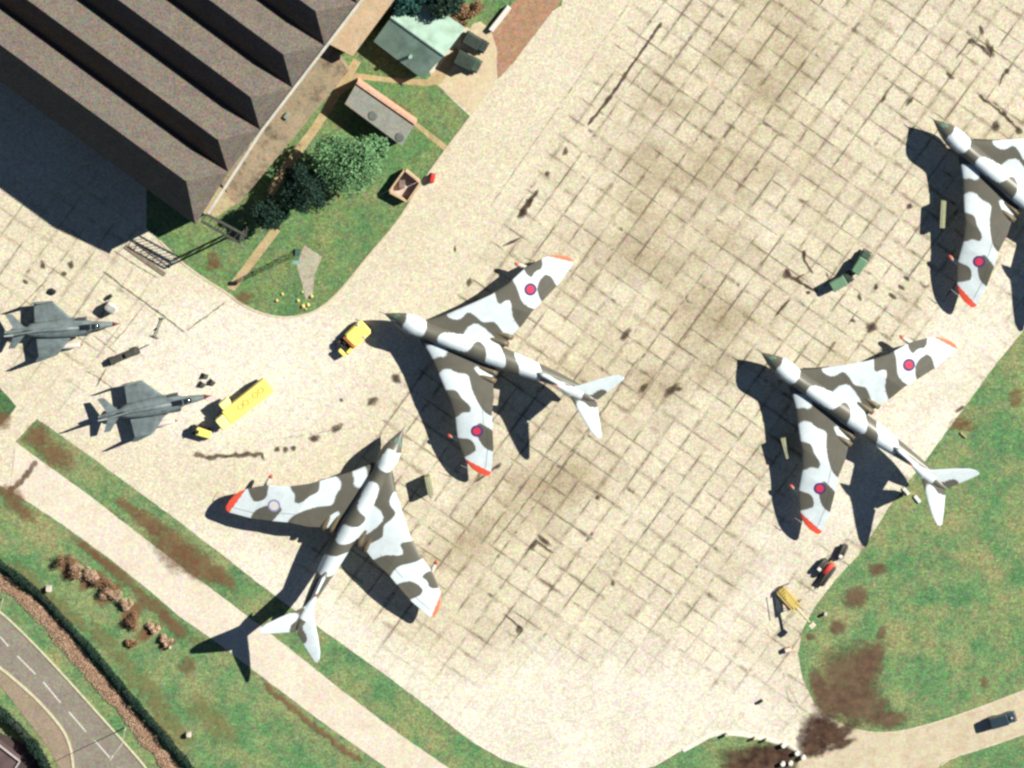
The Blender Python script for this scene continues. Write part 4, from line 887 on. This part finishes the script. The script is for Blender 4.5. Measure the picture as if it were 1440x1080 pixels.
# ================================================================== GREY FIGHTERS (wings folded)
M_fg = paint('fighter_grey', S(128, 142, 144), .5, .22, 1.1, dirt=S(100, 112, 110), grain=.34); M_fgd = paint('fighter_dark_grey', S(78, 86, 90), .5, .2, 1); M_tank = paint('tank_white', S(244, 232, 222), .4, .08); M_rednose = paint('nose_red', S(190, 90, 90), .5)
def make_fighter(loc_, rz, label):
    r = thing('jet_fighter', label, 'jet fighter', loc_, rz, 'grey jet fighters with folded wings')
    fus = loft('fuselage', smoothprof([(.25, .06, 1.95, .07), (1.2, .34, 1.98, .36), (2.6, .55, 2.05, .62), (4.2, .68, 2.15, .8), (5.4, 1.2, 2.15, .8), (6.5, 1.45, 2.15, .78), (9, 1.42, 2.15, .8), (11.5, 1.25, 2.15, .8), (13.2, .95, 2.2, .7), (14.2, .55, 2.3, .5), (16.2, .35, 2.4, .38), (17.3, .18, 2.45, .22)], 2), M_fg, r, .2, 28)
    MB().tube([(-.1, 0, 1.95), (.2, 0, 1.95), (1.15, 0, 1.97)], [.03, .07, .36], 14).build('nose_cone', M_rednose, fus, True)
    cn = loft('canopy', smoothprof([(2.9, .2, 2.55, .1), (3.4, .42, 2.7, .35), (4.6, .46, 2.85, .42), (5.8, .42, 2.85, .35), (6.6, .25, 2.8, .15)], 2), paint('canopy_glass', (.012, .016, .02, 1), .1, .05, spec=.8), fus, .2, 20)
    MB().box((4.35, 0, 3.22), (.16, .86, .1)).build('canopy_frame', M_fg, cn); MB().box((3.55, 0, 3.05), (.12, .7, .1)).build('canopy_frame', M_fg, cn)
    MB().tube([(5.9, 0, 2.8), (9, 0, 2.92), (12.5, 0, 2.85), (14.5, 0, 2.7)], [.3, .36, .32, .2], 12).build('spine', M_fg, fus, True)
    for s in (-1, 1):
        wing_mesh('inner_wing', [(1.1, 6.9), (4.15, 9.8)], [(1.1, 12.8), (4.15, 12.6)], [(1.1, 1.75, .42), (4.15, 1.75, .26)], s, M_fg, r, .4, 20)
        m = MB(); a, b, c, d = (9.9, s*4.15, 1.78), (12.55, s*4.15, 1.78), (12.9, s*4.35, 3.95), (12.0, s*4.35, 4.05)
        for k, o in ((0, .05), (1, -.05)): m.v += [(p_[0], p_[1]+s*o, p_[2]) for p_ in (a, b, c, d)]
        m.f += [(0, 1, 2, 3), (7, 6, 5, 4), (0, 4, 5, 1), (1, 5, 6, 2), (2, 6, 7, 3), (3, 7, 4, 0)]
        m.build('folded_wing_tip', M_fg, r)
        MB().rbox((5.7, s*1.22, 2.15), (1.6, .28, 1.2), .08).build('air_intake', M_fgd, r)
        # stabilators with anhedral
        m = MB(); P = [(14.1, s*.4, 2.35), (15.9, s*.4, 2.35), (17.0, s*2.6, 1.75), (16.0, s*2.6, 1.75)]
        m.v += [(x, y, z+.04) for x, y, z in P]+[(x, y, z-.04) for x, y, z in P]; m.f += [(0, 1, 2, 3), (7, 6, 5, 4), (0, 4, 5, 1), (1, 5, 6, 2), (2, 6, 7, 3), (3, 7, 4, 0)]
        m.build('stabilator', M_fg, r)
        nz = MB().tube([(12.4, s*.55, 1.95), (13.9, s*.55, 2.0)], [.55, .45], 14).build('jet_nozzle', M_fgd, r, True)
        gr = MB().tube([(10.6, s*2.6, 1.6), (10.6, s*2.6, .4)], .09, 8).build('main_gear', M_gear, r); MB().wheel((10.6, s*2.6, .38), .38, .24).build('wheel', M_tyre, gr)
        if s < 0: continue
        tk = MB().tube([(6.0, s*2.95, 1.15), (6.4, s*2.95, 1.15), (7.8, s*2.95, 1.15), (11.0, s*2.95, 1.15), (12.2, s*2.95, 1.15)], [.08, .3, .46, .4, .08], 12).build('drop_tank', M_tank, r, True)
        MB().tube([(5.8, s*2.95, 1.15), (5.95, s*2.95, 1.15), (6.25, s*2.95, 1.15)], [.03, .1, .22], 10).build('tank_nose', M_rednose, tk, True)
    gr = MB().tube([(4.6, 0, 1.5), (4.6, 0, .3)], .08, 8).build('nose_gear', M_gear, r)
    for dy in (-.14, .14): MB().wheel((4.6, dy, .28), .28, .12).build('wheel', M_tyre, gr)
    m = MB(); P = [(11.9, 2.7), (15.9, 2.6), (17.1, 4.95), (15.9, 5.0)]
    for o in (.07, -.07): m.v += [(x, o*(1 if z < 4 else .5), z) for x, z in P]
    m.f += [(0, 1, 2, 3), (7, 6, 5, 4), (0, 4, 5, 1), (1, 5, 6, 2), (2, 6, 7, 3), (3, 7, 4, 0)]
    m.build('fin', M_fg, r); MB().box((16.5, 0, 5.02), (1.4, .16, .14)).build('fin_cap', paint('fin_cap_pale', S(210, 215, 205), .4), r)
    return r
fp_ = lambda n, t: ((W(*n, 1.95).x, W(*n, 1.95).y, 0), math.atan2(W(*t, 2.4).y-W(*n, 1.95).y, W(*t, 2.4).x-W(*n, 1.95).x))
p, q = fp_((298, 556), (130, 588)); f1 = make_fighter(p, q, 'grey jet fighter with folded wings nearest the long yellow truck')
c = copy_tree(f1); p, q = fp_((169, 455), (17, 467)); c.location = (p[0], p[1], 0.034); c.rotation_euler = (0, 0, q); c['label'] = 'grey jet fighter with folded wings cut off by the left edge'

# ================================================================== VEHICLES
YEL = paint('vehicle_yellow', lin(255, 238, 128, .66), .45, .06, 1.2, grain=.12); YEL2 = paint('vehicle_yellow_pale', lin(255, 246, 170, .66), .45, .06, 1.2, grain=.12)
M_glass = paint('window_glass', (.02, .03, .035, 1), .1, .05, spec=.8); M_lampw = paint('lamp_lens', S(250, 246, 236), .2, .03)
def wheels(r, xs, y, rad, wd=.28):
    for x in xs:
        for s in (-1, 1):
            w_ = MB().wheel((x, s*y, rad), rad, wd).build('wheel', M_tyre, r); MB().wheel((x, s*(y+.02), rad), rad*.5, wd).build('hub', M_gear, w_)
# aircraft tug
a, b = (516, 457), (475, 497)
c = (W(*a, 1.2)+W(*b, 1.2))/2; r = thing('aircraft_tug', 'squat yellow aircraft tug with an open dark cockpit under the jet nose', 'tug', g(c), head(a, b))
MB().rbox((-1.15, 0, .95), (3.5, 2.55, 1.0), .35, .18).build('body', YEL, r)
MB().rbox((1.35, 0, .62), (2.5, 2.2, .5), .15, .05).build('deck', M_black, r)
MB().rbox((2.55, .45, .95), (.55, 1.5, .75), .12).build('front_cowl', YEL, r)
MB().rbox((1.5, .95, .95), (1.2, .5, .5), .1).build('side_locker', YEL, r)
MB().box((.7, 0, 1.05), (.25, 2.3, .7)).build('cab_bulkhead', paint('orange_panel', S(196, 120, 70), .6), r)
MB().rbox((1.2, -.45, 1.0), (.5, .6, .35), .08).build('seat', M_black, r)
MB().tube([(1.9, -.45, .9), (1.75, -.45, 1.4)], .04, 6).build('steering_column', M_gear, r)
for s in (-1, 1): MB().rbox((-2.2+.6*(s > 0), s*.95, 1.5), (.4, .4, .16), .06).build('work_lamp', M_lampw, r)
wheels(r, (-1.9, 1.9), 1.08, .52, .36)
# long yellow truck
a, b = (378, 541), (319, 588)
c = (W(*a, 2.2)+W(*b, 2.2))/2; L = (W(*a)-W(*b)).length; r = thing('airfield_truck', 'long yellow airfield truck with a row of round hatches on its roof', 'truck', g(c), head(a, b))
MB().box((.7, 0, .75), (L+1.2, 1.9, .35)).build('chassis', M_black, r)
bd = MB().rbox((0, 0, 1.65), (L, 2.5, 1.5), .12).build('body', YEL, r)
for x in (-2.6, -1.5, .3, 1.3):
    m = MB(); n = 20; rr = .42
    m.tube([(x+rr*math.cos(t), -.1+rr*math.sin(t), 2.42) for t in np.linspace(0, 2*math.pi, n)], .045, 6, False); m.build('hatch_rim', paint('hatch_tan', S(226, 186, 96), .6), bd)
m = MB()
for (x0, x1, y) in ((-3.4, 2.0, .75), (-3.4, 2.0, -.85)): m.box(((x0+x1)/2, y, 2.43), (x1-x0, .07, .06))
m.build('roof_rail', YEL2, bd)
MB().rbox((2.9, -1.85, 1.65), (1.6, 1.15, 1.5), .08).build('side_cabinet', YEL2, r)
cb_ = MB().rbox((L/2+.85, .15, 1.75), (1.5, 2.1, 1.7), .15).build('cab', YEL2, r)
MB().box((L/2+1.62, .15, 2.05), (.04, 1.8, .6)).build('windscreen', M_glass, cb_)
MB().box((L/2+1.7, .15, .85), (.2, 2.2, .3)).build('bumper', M_black, r)
wheels(r, (-2.8, -1.6, 3.6), 1.0, .5, .34)
# small yellow tractor in front of it
c = W(286, 609, 1.1); r = thing('yellow_tractor', 'small yellow tractor just in front of the long yellow truck', 'tractor', g(c), head((272, 604), (300, 612)))
MB().rbox((0, 0, .95), (2.4, 1.15, .8), .15).build('body', YEL, r); MB().rbox((-1.4, 0, .8), (.9, 1.0, .9), .1).build('bonnet', M_black, r)
MB().rbox((-.9, 0, 1.55), (.4, .5, .5), .08).build('seat', M_black, r); wheels(r, (-1.3, .8), .62, .42, .25)
# cross-country cars and trucks
def offroader(name, label, cat, cpx, dirpx, col, roofcol, length=3.9, wd=1.65, canvas=True, group=None, h=1.95, spare=False):
    c = W(*cpx, 1.3); r = thing(name, label, cat, g(c), head((0, 0), dirpx), group); f_ = length*.26
    MB().rbox((0, 0, .78), (length, wd, .55), .12).build('body', col, r)
    bn = MB().rbox((length/2-f_/2, 0, 1.12), (f_, wd*.78, .18), .1).build('bonnet', col, r)
    MB().rbox((-f_/2-.05, 0, (h+1.05)/2), (length-f_-.1, wd*.94, h-1.05), .14, .12).build('canvas_top' if canvas else 'hard_top', roofcol, r)
    MB().box((length/2-f_-.03, 0, 1.42), (.05, wd*.82, .42), 0, 1, -.15).build('windscreen', M_glass, r)
    for s in (-1, 1):
        MB().box((-f_/2-.05, s*(wd*.47+.012), 1.5), (length-f_-.7, .02, .3)).build('side_window', M_glass, r)
        MB().tube([(length/2-.02, s*wd*.3, .85), (length/2+.05, s*wd*.3, .85)], .1, 10).build('headlight', M_lampw, r)
    MB().box((length/2+.08, 0, .55), (.12, wd, .16)).build('bumper', M_black, r)
    if spare:
        m = MB(); m.tube([(length/2-f_*.5, 0, 1.22), (length/2-f_*.5, 0, 1.4)], .36, 18); sp = m.build('spare_wheel', M_tyre, r); MB().tube([(length/2-f_*.5, 0, 1.4), (length/2-f_*.5, 0, 1.42)], .18, 12).build('hub', M_gear, sp)
    wheels(r, (-length*.31, length*.3), wd/2-.1, .38, .22); return r
NAVY = paint('car_blue', S(64, 92, 104), .25, .1, 1, spec=.6); OLV = paint('olive_paint', S(120, 160, 128), .5, .12); DKG = paint('dark_green_canvas', S(58, 72, 62), .8, .25, 2); OLV2 = paint('dark_olive_paint', S(82, 104, 86), .5, .15)
offroader('offroad_car', 'dark blue off-road car with its spare wheel on the bonnet, on the curving road', 'car', (1410, 1013), (31, -9), NAVY, paint('dark_top', S(52, 70, 82), .4, .1), 3.9, 1.7, False, spare=True, h=2.0)
offroader('offroad_car', 'dark green canvas topped car on the concrete pad, nearer the white wall', 'car', (668, 60), (30, 17), DKG, DKG, 3.7, 1.9, True, 'dark green cars beside the green shed')
offroader('offroad_car', 'dark green canvas topped car on the concrete pad, lower of the two', 'car', (657, 87), (30, 15), OLV2, DKG, 3.9, 2.1, True, 'dark green cars beside the green shed', h=2.3)
offroader('offroad_car', 'green off-road car at the far upper end of the pair parked on the open apron', 'car', (1211, 369), (20, -33), OLV2, OLV, 3.6, 1.5, True, 'green vehicles parked on the open apron', h=2.0)
offroader('light_truck', 'green light truck with a paler roof, lower of the pair parked on the open apron', 'truck', (1183, 396), (30, -17), DKG, OLV, 3.4, 1.7, True, 'green vehicles parked on the open apron', h=2.0)

# tall equipment cabinets
M_cab = paint('cabinet_olive', S(176, 178, 136), .6, .15, 2)
def cabinet(a, b, label):
    p, q = W(*a, 2.4), W(*b, 2.4); L = (q-p).length; c = (p+q)/2; r = thing('equipment_cabinet', label, 'cabinet', g(c), math.atan2(q.y-p.y, q.x-p.x), 'tall olive cabinets beside the jets')
    bd = MB().rbox((0, 0, 1.35), (L, .75, 2.1), .05, .04).build('body', M_cab, r)
    for k in (-1, 0, 1): MB().box((k*L*.3, .39, 1.35), (L*.27, .03, 1.7)).build('door', paint('cabinet_door', S(150, 156, 120), .6), bd)
    MB().box((0, 0, 2.42), (L*.9, .1, .05)).build('top_rail', M_gear, bd)
    wheels(r, (-L*.36, L*.36), .33, .22, .14); MB().tube([(L/2, 0, .35), (L/2+.8, 0, .15)], .04, 6).build('tow_arm', M_black, r)
cabinet((1101, 616), (1109, 645), 'tall olive cabinet in the wing shadow of the jet with tail over grass')
cabinet((1327, 283), (1325, 321), 'tall olive cabinet beside the jet cut off by the right edge')
cabinet((600, 671), (606, 698), 'tall olive cabinet alone on the concrete between two jets')

# trolleys near the right-hand verge
RED = paint('fire_red', S(240, 74, 66), .5, .1); WHT = paint('gloss_white', S(248, 248, 244), .4, .05); TAN = paint('tan_frame', S(196, 184, 130), .6)
def bottle_trolley(a, b, label, col, rad=.3, h=.75, white_cab=False):
    p, q = W(*a, h), W(*b, h); L = (q-p).length; c = (p+q)/2; r = thing('trolley', label, 'trolley', g(c), math.atan2(q.y-p.y, q.x-p.x), 'trolleys on the apron edge')
    MB().box((0, 0, .42), (L, .8, .1)).build('frame', TAN if not white_cab else M_dkframe, r)
    for s in ((-1, 1) if rad < .35 else (0,)): MB().tube([(-L*.46, s*.24, h), (-L*.4, s*.24, h), (L*.4, s*.24, h), (L*.46, s*.24, h)], [rad*.4, rad, rad, rad*.4], 12).build('cylinder', col, r, True)
    if white_cab: MB().rbox((-L*.3, 0, .95), (.5, .6, .7), .08).build('control_box', WHT, r)
    MB().tube([(L/2, 0, .4), (L/2+.9, 0, .2)], .04, 6).build('tow_arm', M_black, r); wheels(r, (-L*.3, L*.3), .42, .25, .14)
bottle_trolley((1157, 807), (1172, 792), 'bright red cylinder trolley among the equipment at the apron edge', RED, .42, 1.2)
bottle_trolley((1174, 795), (1153, 824), 'dark cylinder trolley right behind the bright red one at the apron edge', M_dkframe, .28, .75)
bottle_trolley((1180, 786), (1190, 766), 'dark trolley with a white box, nearest the wide grass', M_dkframe, .28, .8, True)
bottle_trolley((1149, 803), (1163, 787), 'dark trolley with a white box, nearest the jet wing tip', M_dkframe, .28, .8, True)
# access steps
a, b = W(1097, 829, .4), W(1142, 879, 3.4); t = Vector((b.x-a.x, b.y-a.y, 0)); L = t.length
r = thing('access_steps', 'long yellow mobile access steps by the grass edge', 'steps', g(a), math.atan2(t.y, t.x)); M_st = paint('step_yellow', S(232, 206, 120), .6, .12)
for s in (-1, 1):
    MB().tube([(0, s*.65, .5), (L*.55, s*.65, 2.2)], .13, 6).build('stringer', M_st, r)
    MB().tube([(0, s*.65, 1.3), (L*.55, s*.65, 3.0)], .045, 6).build('handrail', M_st, r)
m = MB()
for i in range(10): m.box((L*.55*(i+.5)/10, 0, .5+1.7*(i+.5)/10+.05), (.26, 1.2, .05))
m.build('tread', M_st, r)
MB().tube([(L*.5, .0, 2.1), (L, 0, 3.5)], .16, 8).build('boom', paint('boom_pale', S(236, 222, 170), .6), r)
MB().rbox((L, 0, 3.6), (.8, .9, .5), .08).build('platform', paint('platform_pale', S(232, 224, 196), .6), r)
MB().box((L*.25, 0, .38), (L*.55, 1.5, .12)).build('base_frame', M_st, r)
MB().tube([(L*.5, -1.3, .25), (L*.5, 1.3, .25)], .06, 6).build('outrigger', M_dkframe, r); MB().tube([(.1, -1.6, .25), (-.2, -.6, .6), (-.2, .6, .6), (.3, 1.6, .25)], .07, 6).build('outrigger', M_dkframe, r)
m = MB()
for x in (.4, L*.5): m.tube([(x, -.6, .3), (x, -.6, .5+1.7*x/(L*.55))], .05, 6); m.tube([(x, .6, .3), (x, .6, .5+1.7*x/(L*.55))], .05, 6)
m.build('support', M_dkframe, r); wheels(r, (.4, L*.48), .7, .28, .16)
# small things
def small(name, label, cat, px, py, dims, mat, rot=0.0, h=None, group=None, lid=None, wh=False):
    c = W(px, py, dims[2]); r = thing(name, label, cat, g(c), math.radians(rot), group); z0 = .18 if wh else 0
    MB().rbox((0, 0, z0+dims[2]/2), dims, min(dims[:2])*.15).build('body', mat, r)
    if lid: MB().rbox((0, 0, z0+dims[2]+.04), (dims[0]*.8, dims[1]*.7, .08), min(dims[:2])*.1).build('lid', lid, r)
    if wh: wheels(r, (-dims[0]*.3, dims[0]*.3), dims[1]/2-.03, .2, .12)
    return r
small('generator_cart', 'white ground power cart near the nose of the cut off grey fighter', 'cart', 156, 434, (1.8, 1.3, 1.5), paint('cart_white', S(240, 232, 220), .5), -35, lid=M_gear, wh=True)
small('toolbox', 'dark box just above the white ground power cart', 'box', 154, 418, (.9, .5, .5), M_dkframe, 40, lid=M_black)
small('toolbox', 'dark box above the wing of the cut off grey fighter', 'box', 74, 410, (.7, 1.0, .5), M_dkframe, 60, lid=M_black)
small('barrow', 'little orange and white barrow below the yellow access steps', 'barrow', 1108, 914, (1.1, .7, .6), paint('orange', S(250, 176, 110), .6), 15, lid=WHT, wh=True)
small('toolbox', 'small dark box alone on the concrete near the bottom right verge', 'box', 1069, 987, (.9, .45, .4), M_dkframe, 35, lid=M_black)
small('fire_extinguisher_cart', 'small red cart beside the open brick enclosure', 'cart', 608, 251, (.7, 1.3, .9), RED, -15, lid=RED, wh=True)
for px, py, lb in ((288, 529, 'dark wheel chock, top one of three near the fighter nose'), (284, 541, 'dark wheel chock, lower left one of three near the fighter nose'), (298, 538, 'dark wheel chock, lower right one of three near the fighter nose')):
    c = W(px, py, .4); r = thing('wheel_chock', lb, 'chock', g(c), random.uniform(0, 3), 'wheel chocks near the fighter nose')
    m = MB(); m.prism([(-.5, -.3), (.5, -.3), (.5, .3), (-.5, .3)], 0, .2); m.add([(-.5, -.28, .203), (.5, -.28, .203), (.5, .28, .203), (-.5, .28, .203), (.1, -.28, .6), (.1, .28, .6)], [(0, 1, 4), (3, 5, 2), (1, 2, 5, 4), (0, 4, 5, 3)])
    m.build('wedge', M_dkframe, r); MB().tube([(.2, -.3, .5), (.2, .3, .5)], .04, 6).build('handle', M_black, r)
# dark low bomb trolley and tow bar between the fighters
a, b = (152, 510), (197, 491); c = (W(*a, .5)+W(*b, .5))/2; L = (W(*a)-W(*b)).length
r = thing('flat_trolley', 'long low dark grey trolley parked between the two grey fighters', 'trolley', g(c), head(a, b)); Mt = paint('trolley_grey', S(96, 88, 78), .7, .3, 2)
MB().box((0, 0, .5), (L*.95, 1.1, .16)).build('bed', Mt, r); MB().rbox((-L*.25, 0, .85), (L*.36, .9, .5), .1).build('load', M_dkframe, r); MB().rbox((L*.2, 0, .8), (L*.34, .7, .4), .1).build('load', M_dkframe, r)
MB().tube([(L*.47, 0, .45), (L*.47+1.7, .1, .25)], .06, 6).build('tow_arm', M_black, r); wheels(r, (-L*.36, L*.36), .55, .3, .18)
a, b = (218, 474), (229, 447); p, q = W(*a, .3), W(*b, .3); t = q-p; r = thing('tow_bar', 'dark tow bar lying on the concrete ahead of the low trolley', 'tow bar', g(p), math.atan2(t.y, t.x)); L = t.length
MB().tube([(0, 0, .3), (L, 0, .3)], .07, 6).build('bar', M_dkframe, r); MB().tube([(0, -.6, .2), (.1, 0, .3), (0, .6, .2)], .07, 6).build('yoke', M_dkframe, r); MB().tube([(L, -.3, .25), (L-.2, 0, .3), (L, .3, .25)], .08, 6).build('head', M_dkframe, r)
MB().wheel((L*.4, .2, .2), .2, .12).build('wheel', M_tyre, r)
# white drums along the curved kerb
DR = [(1022, 1034, 'leftmost'), (1062, 1039, 'second from the left'), (1078, 1041, 'third from the left'), (1102, 1049, 'topmost of the cluster by the mud'), (1121, 1060, 'upper left of the pair at the kerb corner'), (1130, 1066, 'nearest the road mouth'), (1101, 1075, 'lower left of the bottom pair'), (1112, 1074, 'lower right of the bottom pair')]
for i, (px, py, w_) in enumerate(DR):
    c = W(px, py, .9); r = thing('marker_drum', 'white marker drum by the curved kerb, '+w_, 'drum', g(c), 0, 'white drums by the curved kerb')
    k = .20 if i in (1, 2) else (.27 if i == 0 else .36)
    m = MB(); m.tube([(0, 0, 0), (0, 0, .3), (0, 0, .32), (0, 0, .6), (0, 0, .62), (0, 0, .9)], [k, k, k*1.06, k*1.06, k, k], 14); m.build('drum', paint('drum_white', S(252, 248, 240), .5, .05) if i > 2 else paint('post_cream', S(226, 218, 170), .6), r)
    MB().tube([(0, 0, .9), (0, 0, .93)], [k*.9, k*.85], 14).build('lid', WHT if i > 2 else paint('post_lid', S(232, 226, 190), .6), r)
# pale stones on the lawn tip
ST = [(419, 423, .28), (426, 431, .36), (433, 429, .34), (438, 417, .34), (425, 411, .2), (397, 414, .26), (389, 423, .28), (430, 435, .2)]
SN = ['left stone of the yellow cluster at the foot of the slab', 'lower stone of the yellow cluster at the foot of the slab', 'middle stone of the yellow cluster at the foot of the slab', 'yellow stone right beside the slab foot', 'topmost small stone by the slab foot', 'upper one of two lone yellow stones on the lawn', 'lower one of two lone yellow stones on the lawn', 'smallest and lowest stone of the yellow cluster']
for (px, py, s), lb in zip(ST, SN):
    c = W(px, py, .2); m = MB(); vs = []
    for i in range(5):
        z = i/4*s*1.1; rr = s*math.cos(i/4*1.3)
        for k in range(8):
            t = 2*math.pi*k/8; w_ = rr*random.uniform(.8, 1.15); vs.append((w_*math.cos(t), w_*math.sin(t), z+.04))
    fs = [(i*8+k, i*8+(k+1) % 8, (i+1)*8+(k+1) % 8, (i+1)*8+k) for i in range(4) for k in range(8)]+[tuple(range(32, 40))]
    o = m.add(vs, fs).build('stone', paint('yellow_stone', S(236, 216, 138), .8)); o.location = g(c); tag(o, lb, 'stone', 'pale yellow stones on the lawn')
# white boards under the tail, posts, debris
for (px, py, rot, lb) in ((1274, 691, -50, 'white board on the grass under the jet tail, upper one'), (1290, 702, -52, 'white board on the grass under the jet tail, lower one'), (1355, 612, -42, 'pale plank on the grass beside a brown patch')):
    c = W(px, py, .25); o = MB().rbox((0, 0, .14), (1.35, .5, .2) if px < 1300 else (1.2, .3, .2), .06).build('board', WHT if px < 1300 else paint('plank', S(190, 182, 130), .8)); o.location = (c.x, c.y, .04); o.rotation_euler = (0, 0, math.radians(rot)); tag(o, lb, 'board', 'boards on the wide grass')
for (px, py, k, lb) in ((1161, 864, .22, 'small white post on the wide grass near the access steps'), (68, 829, .42, 'white marker post beside the dark green hedge'), (265, 1034, .36, 'pale boundary stone on the grass bank above the dark hedge'), (239, 911, .16, 'tiny white peg beside the last brown bush')):
    c = W(px, py, .8); r = thing('marker_post', lb, 'post', g(c)); MB().rbox((0, 0, .45), (k*2, k*2, .8), k*.3).build('post', paint('post_white', S(240, 224, 204), .7), r); MB().box((0, 0, .05), (k*2.4, k*2.4, .1)).build('base', M_gear, r)
